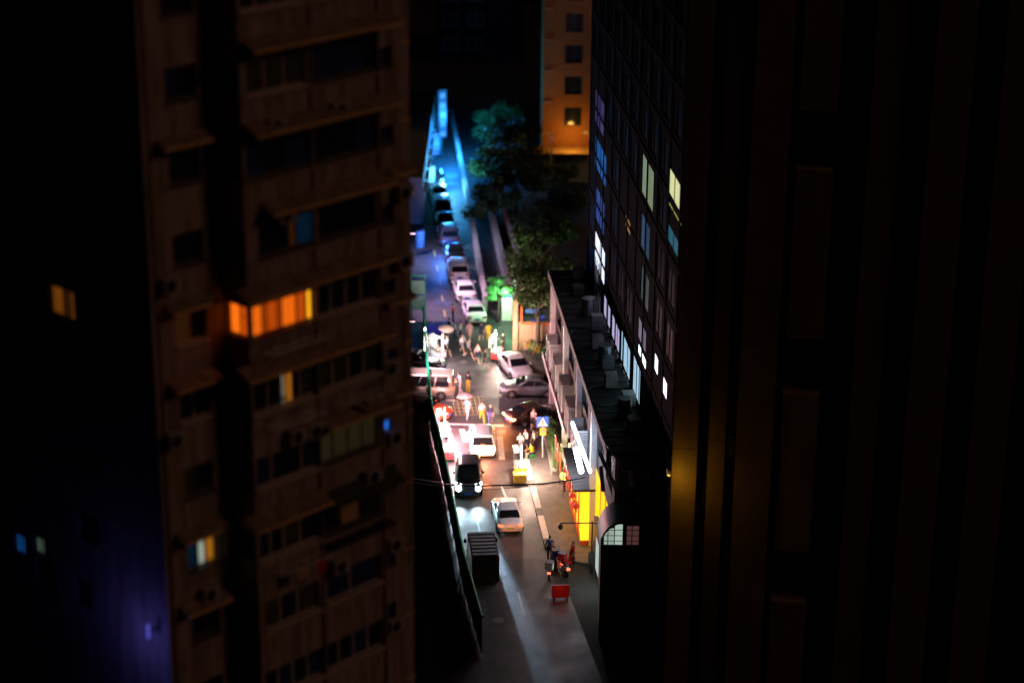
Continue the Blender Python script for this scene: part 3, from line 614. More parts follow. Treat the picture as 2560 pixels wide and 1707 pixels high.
# tall panelled tower at the right edge of the view
TY = 98.0
tw = thing('tower', 'dark brown panelled tower with vertical pilasters filling the side of the street', 'tower', (8.0, TY, 0), R(-5))
def tx(px): return (px - 1280) / FPX * 105 - 8.0
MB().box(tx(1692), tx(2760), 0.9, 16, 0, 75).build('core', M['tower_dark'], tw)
joint = 2.9
cols_ = [(1690, 1752), (1780, 1822), (1850, 1940), (1960, 2050), (2130, 2200), (2270, 2360), (2430, 2520)]
for i, (p, q) in enumerate(cols_):
    a, b = tx(p), tx(q); prou = [-0.1, 0.35, -0.3, -0.15, 0.2, -0.1, 0.0][i]
    for k in range(26):
        z = 0.4 + k * joint + 0.35 * (i % 2)
        if i == 3 and k % 4 == 3: continue
        MB().box(a, b, prou, 0.899, z, z + joint - 0.03).build('panel', M['tower'], tw)
for i in range(len(cols_) - 1):
    a, b = tx(cols_[i][1]) + 0.03, tx(cols_[i + 1][0]) - 0.03
    for k in range(26):
        z = 1.2 + k * joint
        w = MB().box(a, b, 0.6, 0.82, z, z + 1.5).build('window', M['glass'], tw)
        if k % 2 == i % 2:
            sc_ = MB()
            for r_ in range(7):
                for c_ in range(3):
                    x = a + 0.08 + (b - a - 0.16) * (c_ + 0.5 * (r_ % 2)) / 3; sc_.box(x, x + 0.09, 0.42, 0.45, z + 1.55 + r_ * 0.17, z + 1.64 + r_ * 0.17)
            tag(sc_.build('perforated_screen', M['steel'], w), kind='stuff')
# amber lamp in the gap that lights the first pilaster
al = thing('wall_lamp', 'amber wall lamp glowing on the corner pilaster of the tower', 'lamp', (8.0 + tx(1683), TY - 0.25, 0))
zc = at_y(1700, 1185, TY).z
al.location.z = zc
MB().box(-0.1, 0.05, -0.05, 0.3, 0.1, 0.3).build('lamp_body', M['black'], al); MB().box(-0.08, 0.03, -0.04, 0.1, 0.03, 0.1).build('lamp_lens', glow('amber_lens', (1, 0.55, 0.05), 2.0), al)
lamp(al, (0.3, -1.1, -0.2), (1.0, 0.48, 0.03), 30, 0.3)

# dark pavilion with an arched glazed gable, in front of the restaurant
PV = at_y(1566, 1364, 110.5)
pv = thing('pavilion', 'dark round-roofed pavilion with a barred lit window below the shop row', 'pavilion', (PV.x, PV.y, PV.z - 2.6), R(0))
W_ = 1.5
PZ = PV.z - 2.6
MB().box(-W_, W_, 0, 2.3, -PZ, 2.6).build('wall', M['concrete_dark'], pv)
arc = [(W_ * 1.06 * math.cos(math.pi * i / 12), 2.7 + 1.75 * math.sin(math.pi * i / 12)) for i in range(13)]
mb = MB(); mb.loft([[(x, y_, z) for x, z in arc] for y_ in (-0.35, 0.8, 1.6, 2.5)], cap=False, closed=False); mb.loft([[(x * 0.96, y_, z - 0.07) for x, z in arc] for y_ in (-0.35, 0.8, 1.6, 2.5)], cap=False, closed=False)
mb.build('roof', M['black'], pv, smooth=True, fix=False)
gw = MB().add([(x * 0.93, -0.02, 2.62 + (z - 2.7) * 0.93) for x, z in arc], [tuple(range(13))]).build('window', M['glass'], pv)
for (x0, x1, zt, m) in [(-1.32, -0.74, 3.75, g_('pale_green_white_light', (0.6, 0.75, 0.62), 0.4)), (-0.7, -0.25, 4.0, g_('soft_white_light', (0.55, 0.7, 0.6), 0.55)), (0.0, 0.7, 3.9, g_('dim_rose_light', (0.2, 0.08, 0.08), 0.3))]:
    ah = lambda x: 2.66 + 1.42 * math.sqrt(max(0, 1 - (x / 1.45) ** 2))
    xs_ = [x1 + (x0 - x1) * k / 5 for k in range(6)]
    MB().add([(x0, -.04, 2.7), (x1, -.04, 2.7)] + [(x, -.04, max(2.75, min(zt, ah(x)))) for x in xs_], [tuple(range(8))]).build('pane', m, gw)
mb = MB()
for x in (-1.1, -0.72, -0.22, 0.3, 0.8): mb.box(x - 0.025, x + 0.025, -0.1, -0.06, 2.62, 2.66 + 1.5 * math.sqrt(max(0, 1 - (x / 1.45) ** 2)))
for z in (2.95, 3.3, 3.65): 
    w = 1.4 * math.sqrt(1 - ((z - 2.62) / 1.65) ** 2); mb.box(-w, w, -0.13, -0.105, z, z + 0.03)
mb.build('window_bar', M['black'], gw)
# steel struts above it
for i, (p, q) in enumerate([((1498, 1130), (1540, 1222)), ((1510, 1100), (1570, 1190)), ((1502, 1165), (1508, 1228)), ((1575, 1175), (1583, 1215))]):
    A, B = at_y(*p, 113.6), at_y(*q, 113.2)
    s_ = thing('strut', ['long pale steel strut above the pavilion roof', 'upper dark steel strut leaning toward the pavilion', 'short upright post beside the pavilion roof', 'short pale post at the far side of the pavilion roof'][i], 'strut', A, 0, 'steel struts above the pavilion')
    MB().tube([(0, 0, 0), B - A], 0.13 if i != 1 else 0.08, 6).build('beam', M['lilac_metal' if i != 1 else 'steel'], s_)

# glowing panes added in place of a pool of light on the ground
wq = at(1500, 1478)
sw = thing('light_pool_panel', 'pale white glowing panes standing in for a light pool below the pavilion', 'light panel', (wq.x, wq.y, 0), RA)
MB().box(-1.6, 4.2, -0.35, -0.05, 0.0, 3.2).build('frame', M['dark_frame'], sw)
for i in range(3): MB().box(-1.5 + i * 1.4, -0.2 + i * 1.4, -0.045, -0.02, 0.35, 2.5).build('pane', glow('pool_white_glow_%d' % i, (0.7, 0.85, 0.8), [1.0, 1.2, 0.5][i]), sw)
lamp(sw, (0.3, 0.5, 1.5), (0.75, 0.95, 0.85), 45, 0.3)

# ------------------------------------------------------------------ green site fence along the left of the street
fence = thing('site_fence', 'green sheet site fence edging the street beside the apartment block', 'fence')
fp = [(1058, 768), (1064, 840), (1070, 920), (1076, 998), (1086, 1040), (1096, 1075), (1112, 1145), (1126, 1215), (1140, 1285), (1150, 1340), (1160, 1385), (1183, 1462), (1205, 1540)]
FZ = 2.6; fpts = [at(x, y_, FZ) for x, y_ in fp]
for i in range(len(fpts) - 1):
    a, b = fpts[i], fpts[i + 1]; d = (b - a).normalized(); n = Vector((-d.y, d.x, 0)); L = (b - a).length
    m_ = max(1, round(L / 2.4))
    for j in range(m_):
        p = a + d * (L * j / m_ + 0.05); q = a + d * (L * (j + 1) / m_ - 0.05)
        MB().prism([p - n * 0.012, q - n * 0.012, q + n * 0.012, p + n * 0.012], 0.1, FZ - 0.06).build('panel', M['green_fence'], fence)
        mb = MB(); c = a + d * (L * j / m_); mb.box(c.x - 0.045, c.x + 0.045, c.y - 0.045, c.y + 0.045, 0, FZ + 0.05); mb.build('post', M['green_steel'], fence)
    MB().tube([a, b], 0.1, 6).build('top_rail', M['green_steel'], fence)
gpst = at(1050, 800)
bd = thing('notice_frame', 'tall green steel frame holding two pale boards at the fence end', 'notice frame', (gpst.x, gpst.y, 0))
for x in (-0.75, 0.45): MB().box(x - 0.05, x + 0.05, -0.05, 0.05, 0, 3.9).build('post', M['green_steel'], bd)
for z in (0.9, 2.3): MB().box(-0.69, 0.39, -0.03, 0.03, z, z + 1.2).build('board', mat('teal_board_%d' % int(z), (0.2, 0.4, 0.42), 0.5), bd)
MB().box(-0.8, 0.5, -0.06, 0.06, 3.9, 4.0).build('top_rail', M['green_steel'], bd)
# dark lean-to roof between the block and the fence
lr = thing('lean_to', 'black lean-to roof in the gap between apartment block and fence', 'shed', (-9.5, 100, 0), R(6))
MB().box(-3.5, 1.6, -12, 30, 0, 1.6).build('wall', M['ground'], lr); 
MB().add([(-3.8, -12.4, 1.605), (1.9, -12.4, 1.605), (1.9, 30.4, 1.605), (-3.8, 30.4, 1.605), (-3.8, -12.4, 2.3), (1.9, -12.4, 1.75), (1.9, 30.4, 1.75), (-3.8, 30.4, 2.3)], [(3, 2, 1, 0), (4, 5, 6, 7), (0, 1, 5, 4), (1, 2, 6, 5), (2, 3, 7, 6), (3, 0, 4, 7)]).build('roof', M['ground'], lr)

# ------------------------------------------------------------------ parapet walls of the far street and the side lane
def wall_px(name, label, pts, h, th, m):
    o = thing(name, label, 'wall'); P = [at(x, y_) for x, y_ in pts]
    for i in range(len(P) - 1):
        a, b = P[i], P[i + 1]; d = (b - a).normalized(); n = Vector((-d.y, d.x, 0)); L = (b - a).length; k = max(1, round(L / 5.0))
        for j in range(k):
            p = a + d * (L * j / k + 0.02); q = a + d * (L * (j + 1) / k - 0.02)
            MB().prism([p - n * th / 2, q - n * th / 2, q + n * th / 2, p + n * th / 2], 0, h).build('wall_panel', m, o)
            MB().prism([p - n * (th / 2 + 0.05), q - n * (th / 2 + 0.05), q + n * (th / 2 + 0.05), p + n * (th / 2 + 0.05)], h + 0.002, h + 0.12).build('coping', M['lilac_metal'], o)
    return o
wall_px('parapet_wall', 'long pale parapet wall behind the row of parked cars', [(1128, 300), (1152, 430), (1178, 560), (1194, 660), (1214, 775)], 1.1, 0.3, M['lilac_metal'])
wall_px('parapet_wall', 'second pale parapet wall on the far side of the sunken lane', [(1222, 530), (1242, 620), (1262, 700), (1284, 790)], 1.3, 0.35, M['lilac_metal'])
wall_px('parapet_wall', 'short outer parapet wall below the dark trees', [(1250, 520), (1275, 600), (1300, 690)], 1.0, 0.3, M['tan'])
# tan gate wall with orange steel frame
tg = at(1291, 874)
gw_ = thing('gate_wall', 'tan rendered gate wall with an orange steel frame beside the parked bicycles', 'gate', (tg.x, tg.y, 0))
MB().box(-0.3, 0.1, -0.2, 0.2, 0, 4.4).build('pillar', M['tan'], gw_, bevel=0.02)
MB().box(0.1, 4.6, 0.0, 0.15, 0, 2.4).build('wall_panel', M['tan'], gw_)
mb = MB(); mb.box(0.32, 0.46, -0.08, 0.06, 2.2, 4.6); mb.box(0.46, 3.4, -0.08, 0.06, 2.2, 2.34); mb.box(0.46, 3.4, -0.08, 0.06, 4.46, 4.6); mb.build('steel_frame', M['orange_frame'], gw_)
MB().box(0.7, 1.9, -0.14, -0.085, 3.2, 3.55).build('sign_board', glow('pale_blue_sign', (0.08, 0.3, 0.75), 0.5), gw_)
bs = at(1337, 866)
b_ = thing('blue_sign', 'upright blue notice sign on a post above the parked bicycles', 'sign', (bs.x, bs.y, 0))
MB().tube([(0, 0, 0), (0, 0, 2.4)], 0.04, 6).build('post', M['steel'], b_); MB().box(-0.28, 0.22, -0.09, -0.045, 0.75, 2.3).build('board', glow('blue_sign_face', (0.02, 0.16, 0.75), 0.45), b_)
MB().box(0.3, 0.75, -0.05, 0.0, 1.9, 2.7).build('side_board', M['blue_board'], b_); MB().box(-0.2, 0.15, -0.1, -0.092, 1.2, 1.3).build('lettering', M['white_paint'], b_); MB().box(-0.2, 0.1, -0.1, -0.092, 1.5, 1.58).build('lettering', M['white_paint'], b_); MB().box(0.22, 0.32, -0.04, -0.01, 2.2, 2.3).build('arm', M['steel'], b_)
ad = at(1281, 800)
a_ = thing('advert_pillar', 'narrow advert pillar with red and blue panels beside the gate wall', 'advert pillar', (ad.x - 0.45, ad.y - 0.1, 0))
MB().box(-0.45, 0.42, -0.1, 0.1, 0, 3.3).build('panel', M['white_metal'], a_)
for z, m in [(2.7, M['red_plastic']), (2.05, M['blue_plastic'])]: MB().box(-0.4, 0.37, -0.13, -0.103, z, z + 0.5).build('poster', m, a_)

# ------------------------------------------------------------------ far buildings
ob = at(1348, 385, 3.7)
fb_ = thing('far_building', 'orange sodium-lit apartment building at the top of the view', 'building', (ob.x + 0.3, ob.y + 2.6, 0))
fo2 = lambda a, d, z: (a, d, z)
hl = [(2.2, 4.0, 6.0 + k * 3.2, 7.9 + k * 3.2) for k in range(8)] + [(5.0, 6.6, 6.0 + k * 3.2, 7.9 + k * 3.2) for k in range(8)]
mb = MB(); wall_holes(mb, 0, 9.5, 0, 34, hl, fo2, 0.25); mb.quad((0, 0, 0), (0, 14, 0), (0, 14, 34), (0, 0, 34)); mb.quad((0, 0, 34), (9.5, 0, 34), (9.5, 14, 34), (0, 14, 34)); mb.build('wall', mat('ochre_render', (0.42, 0.16, 0.035), 0.8, var=0.3), fb_, fix=False)
for h in hl: window(fb_, fo2, *h, (0.5,), [M['glass']], M['dark_frame'], dep=0.15)
for k in range(8): MB().box(0.05, 0.9, -0.25, -0.003, 5.2 + k * 3.2, 5.35 + k * 3.2).build('ledge', M['tan'], fb_)
MB().box(-0.8, 7.2, -2.6, -0.003, 3.6, 3.75).build('canopy', mat('ochre_canopy', (0.6, 0.36, 0.12), 0.6), fb_)
lamp(fb_, (0.4, -5.0, 6.6), (1.0, 0.38, 0.04), 48, 0.4)
lamp(fb_, (3.0, -2.2, 5.4), (1.0, 0.5, 0.1), 150, 0.3)
MB().box(4.2, 4.7, -0.3, -0.003, 5.2, 5.4).build('wall_lamp', glow('canopy_lamp', (1, .5, .1), .3), fb_)
fsl = thing('sodium_lamp', 'sodium lamp on a pole in front of the far orange building', 'street lamp', (ob.x + 1.2, ob.y - 2.4, 0))
MB().tube([(0, 0, 0), (0, 0, 6.3), (0, -0.5, 6.5)], [0.09, 0.06, 0.05], 8).build('pole', M['steel'], fsl); MB().box(-0.12, 0.12, -0.9, -0.4, 6.42, 6.55).build('lamp_head', M['black'], fsl); MB().box(-0.09, 0.09, -0.85, -0.45, 6.38, 6.415).build('lens', glow('sodium_lens', (1, 0.45, 0.08), 0.6), fsl)
for i, (x, y_, w, d, h) in enumerate([(-4.5, 262, 11, 14, 16), (-30, 250, 16, 14, 20), (22, 214, 18, 16, 26), (12, 300, 26, 12, 14), (-22, 315, 24, 12, 14)]):
    t = thing('far_building', ['black flat-roofed building closing the far end of the street', 'unlit building far beyond the blue lit street', 'unlit block beside the orange building', 'low unlit building behind the orange building', 'farthest unlit building past the end of the street'][i], 'building', (x, y_, 0))
    hl = [(-w / 2 + 1 + j * 3.2, -w / 2 + 2.8 + j * 3.2, 1.5 + k * 3.2, 3.2 + k * 3.2) for j in range(int((w - 2) / 3.2)) for k in range(int((h - 2) / 3.2))]
    mb = MB(); wall_holes(mb, -w / 2, w / 2, 0, h, hl, fo2, 0.2); mb.quad((-w / 2, 0, h), (w / 2, 0, h), (w / 2, d, h), (-w / 2, d, h)); mb.quad((-w / 2, 0, 0), (-w / 2, d, 0), (-w / 2, d, h), (-w / 2, 0, h)); mb.quad((w / 2, 0, 0), (w / 2, d, 0), (w / 2, d, h), (w / 2, 0, h)); mb.build('wall', M['office_wall'], t, fix=False)
    for q in hl: window(t, fo2, *q, (0.5,), [M['office_glass']], M['dark_frame'], dep=0.1)
# low shops on the left edge of the far street
qa, qb = at(1090, 330), at(1058, 560); qd = (qb - qa).normalized(); ql = (qb - qa).length
bl = thing('low_shops', 'low shop row with added teal glow at the far left street edge', 'shop building', qa, math.atan2(qd.y, qd.x))
fq = lambda a, d, z: (a, -d, z)
qh = [(1.0 + i * 4.2, 4.2 + i * 4.2, .3, 2.7) for i in range(int(ql / 4.2))]
mb = MB(); wall_holes(mb, 0, ql, 0, 4.6, qh, fq, .3); mb.quad((0, 0, 4.6), (ql, 0, 4.6), (ql, -7, 4.6), (0, -7, 4.6)); mb.quad((ql, 0, 0), (ql, -7, 0), (ql, -7, 4.6), (ql, 0, 4.6)); mb.quad((0, 0, 0), (0, -7, 0), (0, -7, 4.6), (0, 0, 4.6)); mb.build('wall', M['concrete'], bl, fix=False)
for i, h in enumerate(qh): window(bl, fq, *h, (.33, .66), [glow('teal_haze_glow_%d' % i, (.015, .26, .42), [.55, .4, .7, .5][i % 4])], M['dark_frame'], dep=.2)  # panes given an added teal glow to fill out the blue haze
for i, h in enumerate(qh): MB().box(h[0], h[1], .003, .35, 2.9, 3.0).build('canopy', M['concrete'], bl)
# blue signs that light the far street
def neon(name, label, px, base, z0, h, w, color, es, power, side=0.9, y=0.0):
    p = at(*base); t = thing(name, label, 'sign', (p.x, p.y, 0))
    MB().tube([(0, 0.12, 0), (0, 0.12, z0 + h)], 0.06, 6).build('post', M['steel'], t)
    MB().box(-w / 2, w / 2, -0.12, 0.05, z0, z0 + h).build('sign_face', glow(name + label[:6], color, es), t, bevel=0.03)
    MB().box(-w / 2 - 0.06, w / 2 + 0.06, 0.051, 0.11, z0 - 0.06, z0 + h + 0.06).build('casing', M['black'], t)
    for k in range(5):
        zz = z0 + h * (k + .2) / 5; ww = w * rnd.uniform(.2, .4)
        MB().box(-ww, ww, -.135, -.122, zz, zz + h * .1).build('lettering', glow('sign_letter_%d' % k, tuple(min(1, c * 1.8 + .05) for c in color), es * 1.5), t)
    t.rotation_euler = (0, 0, .5)
    lamp(t, (side, -1.6, max(1.0, z0 + h * 0.4)), color, power, 0.5)
neon('neon_sign', 'tall blue lit sign high at the far end of the street', 0, (1106, 390), 2.0, 5.2, 0.9, (0.012, 0.16, 0.48), 0.6, 3600)
neon('neon_sign', 'pale cyan lit sign beside the far blue street', 0, (1078, 480), 1.0, 1.7, 0.8, (0.1, 0.5, 0.9), 0.6, 1800)
neon('neon_sign', 'broad blue lit sign just past the apartment corner', 0, (1086, 415), 1.2, 2.4, 1.3, (0.008, 0.14, 0.52), 0.5, 2400)
neon('neon_sign', 'deep blue lit board low on the far street edge', 0, (1050, 640), 0.8, 1.6, 0.8, (0.03, 0.14, 0.7), 0.4, 1100, side=1.4)

# ------------------------------------------------------------------ trees and plants
def leaves(n, clumps, size, seed):
    g = np.random.default_rng(seed); c = np.array([q[:3] for q in clumps]); r_ = np.array([q[3] for q in clumps])
    i = g.integers(0, len(c), n); d = g.normal(size=(n, 3)); d /= np.linalg.norm(d, axis=1)[:, None]
    p = c[i] + d * (r_[i] * g.random(n) ** 0.45)[:, None] * np.array([1, 1, 0.8])
    a = g.normal(size=(n, 3)); a /= np.linalg.norm(a, axis=1)[:, None]; b = np.cross(a, g.normal(size=(n, 3))); b /= np.linalg.norm(b, axis=1)[:, None]
    s_ = size * (0.6 + 0.8 * g.random(n))[:, None]
    v = np.stack([p - a * s_, p - b * s_ * 0.45, p + a * s_, p + b * s_ * 0.45], 1).reshape(-1, 3)
    mb = MB(); mb.v = [tuple(q) for q in v.tolist()]; mb.f = [(4 * k, 4 * k + 1, 4 * k + 2, 4 * k + 3) for k in range(n)]; mb.m = [0] * n
    return mb
def tree(label, base, h, spread, n, m, seed, size=0.16, group=None, name='street_tree', low=0.42):
    g = random.Random(seed); t = thing(name, label, 'tree', base, g.uniform(0, 6), group)
    mb = MB(); mb.tube([(0, 0, 0), (0.05, 0.03, h * 0.25), (0.1, -0.05, h * 0.5), (0.0, 0.05, h * 0.75)], [h * 0.03, h * 0.024, h * 0.017, h * 0.008], 8)
    clumps = []
    for k in range(11):
        a = k * 2.4 + g.uniform(-0.4, 0.4); z0 = h * g.uniform(low - 0.12, 0.68); rr = spread * g.uniform(0.45, 0.95); z1 = min(h * 0.95, z0 + h * g.uniform(0.1, 0.32))
        e = (rr * math.cos(a), rr * math.sin(a), z1); mid = (e[0] * 0.5, e[1] * 0.5, z0 + (z1 - z0) * 0.65)
        mb.tube([(0.05, 0, z0), mid, e], [h * 0.011, h * 0.007, h * 0.003], 5)
        clumps += [(e[0], e[1], e[2], spread * g.uniform(0.26, 0.42)), (mid[0] * 1.2, mid[1] * 1.2, mid[2] + h * 0.04, spread * g.uniform(0.2, 0.34))]
    clumps.append((0, 0, h * 0.9, spread * 0.4))
    mb.build('trunk', M['bark'], t, smooth=True)
    leaves(n, clumps, size, seed).build('crown', m, t, fix=False)
    return t
def P3(x, y): return at(x, y)
tg_ = 'street trees beside the sunken lane'
tree('big dark leafy tree rising over the gate wall', P3(1345, 880), 7.5, 2.9, 6500, M['leaf'], 3, group=tg_)
tree('big dark leafy tree above the lane, second from the shop row', P3(1352, 770), 8.0, 2.7, 5200, M['leaf'], 5, group=tg_)
tree('wide dark tree far up the lane below the orange building', P3(1380, 660), 8.5, 3.6, 5600, M['leaf'], 9, group=tg_)
tree('dark tree nearest the long parapet wall, far up the hill', P3(1290, 530), 6.5, 3.6, 4200, M['leaf'], 11, size=0.2, group=tg_)
tree('dim tree between the far parapet and the orange building', P3(1370, 500), 4.0, 2.8, 4200, M['leaf'], 13, size=0.2, group=tg_)
tree('full leafy tree between the two parapet walls, halfway up', P3(1236, 570), 5.0, 2.6, 4200, M['leaf'], 41, size=0.2, group=tg_, low=.3)
tree('full leafy tree right of the long parapet wall, upper of two', P3(1232, 470), 4.5, 2.6, 4200, M['leaf'], 43, size=0.22, group=tg_, low=.3)
tree('dim leafy tree farthest up the slope, left of the orange building', P3(1250, 370), 4.5, 3.0, 4200, M['leaf'], 45, size=0.22, group=tg_, low=.3)
tree('leafy tree just below the farthest dim one on the slope', P3(1275, 430), 5.0, 3.4, 4600, M['leaf'], 47, size=0.22, group=tg_, low=.3)
gt = P3(1246, 806)
tree('small tree glowing bright green under a white lamp', gt, 4.0, 1.3, 3200, mat('bright_leaf', (0.1, 0.34, 0.1), 0.6, var=0.35), 21, size=0.1, low=0.35)
wl_ = thing('flood_lamp', 'white green-tinted flood lamp lighting the small tree', 'lamp', (gt.x + 1.3, gt.y + 0.15, 0))
MB().tube([(0, 0, 0), (0, 0, 3.0)], 0.05, 6).build('post', M['steel'], wl_); MB().box(-0.12, 0.12, -0.2, 0.2, 2.9, 3.9).build('lamp_panel', glow('flood_panel', (0.75, 1.0, 0.9), 2.0), wl_, bevel=0.04)
lamp(wl_, (-0.7, -1.5, 2.9), (0.42, 1.0, 0.5), 620, 0.3)
# clipped hedge in its planter
hg = thing('hedge', 'low clipped green hedge in a planter along the shop front', 'hedge', (0, 0, 0))
A, B = at(1371, 1066, 0.13), at(1398, 1188, 0.13); d = (B - A).normalized(); n = Vector((-d.y, d.x, 0))
MB().prism([A - n * 0.5, B - n * 0.5, B + n * 0.42, A + n * 0.42], 0.131, 0.45).build('planter', M['concrete'], hg)
L = (B - A).length
leaves(5200, [tuple(A + d * (L * (k + 0.5) / 26) + n * rnd.uniform(-0.2, 0.2) + Vector((0, 0, 0.6 + rnd.uniform(-0.05, 0.1)))) + (0.42,) for k in range(26)], 0.07, 31).build('foliage', M['leaf_light'], hg, fix=False)
yp = at(1407, 1180, 0.13)
yb = thing('shrub', 'yellow lit round shrub above the globe lamp', 'shrub', yp); MB().tube([(0, 0, 0), (0, 0, 0.7)], 0.04, 6).build('stem', M['bark'], yb)
leaves(900, [(0, 0, 0.9, 0.42), (0.1, 0.1, 1.2, 0.3)], 0.08, 33).build('foliage', M['leaf_yellow'], yb, fix=False)

# ------------------------------------------------------------------ vehicles
TYRE = mat('tyre_rubber', (0.012, 0.012, 0.012), 0.8, var=0.2); RIM = mat('alloy_rim', (0.55, 0.55, 0.56), 0.3, metal=0.8, var=0.1)
CG = mat('car_glass', (0.01, 0.012, 0.015), 0.05, var=0, spec=0.8); TRIM = mat('car_black_trim', (0.015, 0.015, 0.016), 0.45, var=0.1)
HL = mat('headlight_glass', (0.6, 0.62, 0.65), 0.12, var=0, spec=0.8); HL_ON = glow('lit_headlight', (0.75, 0.92, 1.0), 12.0)
TL = mat('tail_light_glass', (0.3, 0.01, 0.01), 0.2, var=0, spec=0.7); TL_ON = glow('lit_tail_light', (1.0, 0.12, 0.05), 3.0); TL_HOT = glow('braking_tail_light', (1.0, 0.45, 0.15), 9.0)
PLATE = mat('blue_number_plate', (0.02, 0.07, 0.5), 0.4, var=0.05); PLATE_G = mat('green_number_plate', (0.25, 0.45, 0.2), 0.4, var=0.05)
_paint = {}
def paint(name, c, metal=0.0, rough=0.32):
    if name not in _paint: _paint[name] = mat(name + '_car_paint', c, rough, metal=metal, var=0.06, scale=1.0, coat=0.6)
    return _paint[name]
KIND = {
 'sedan': dict(L=4.7, W=1.82, body=[(-2.35, .62, .48, .30), (-2.28, .78, .90, .24), (-1.95, .86, 1.02, .2), (-1.3, .9, 1.0, .2), (0.0, .91, .95, .19), (1.0, .9, .95, .2), (1.7, .87, .86, .2), (2.15, .8, .74, .22), (2.32, .66, .6, .28), (2.36, .5, .52, .34)], belt=(-1.75, 1.12, .80, .95), mid=(-1.35, .62, .75, 1.22), roof=(-.85, .12, .60, 1.45), wb=(-1.35, 1.4), wr=.33),
 'suv': dict(L=4.7, W=1.9, body=[(-2.35, .7, .6, .32), (-2.3, .84, 1.0, .26), (-1.95, .92, 1.06, .24), (0.0, .95, 1.05, .23), (1.0, .94, 1.05, .24), (1.75, .9, .99, .25), (2.2, .82, .86, .27), (2.34, .66, .7, .34)], belt=(-2.15, 1.15, .85, 1.04), mid=(-2.0, .75, .8, 1.35), roof=(-1.75, .3, .68, 1.68), wb=(-1.4, 1.42), wr=.36),
 'van': dict(L=5.0, W=1.88, body=[(-2.5, .78, .7, .35), (-2.46, .9, 1.08, .3), (-1.5, .94, 1.1, .27), (0.5, .94, 1.08, .27), (1.6, .92, 1.02, .27), (2.2, .86, .92, .3), (2.46, .72, .72, .36)], belt=(-2.42, 2.0, .88, 1.06), mid=(-2.36, 1.55, .85, 1.5), roof=(-2.2, 1.15, .74, 1.98), wb=(-1.5, 1.55), wr=.34),
}
def rr_ring(x0, x1, hw, z, n=5, r=.22):
    pts = []
    for cx, cy, a0 in ((x1 - r, hw - r, 0), (x0 + r, hw - r, 90), (x0 + r, -hw + r, 180), (x1 - r, -hw + r, 270)):
        for k in range(n + 1): a = R(a0 + 90 * k / n); pts.append((cx + r * math.cos(a), cy + r * math.sin(a), z))
    return pts
_proto = {}
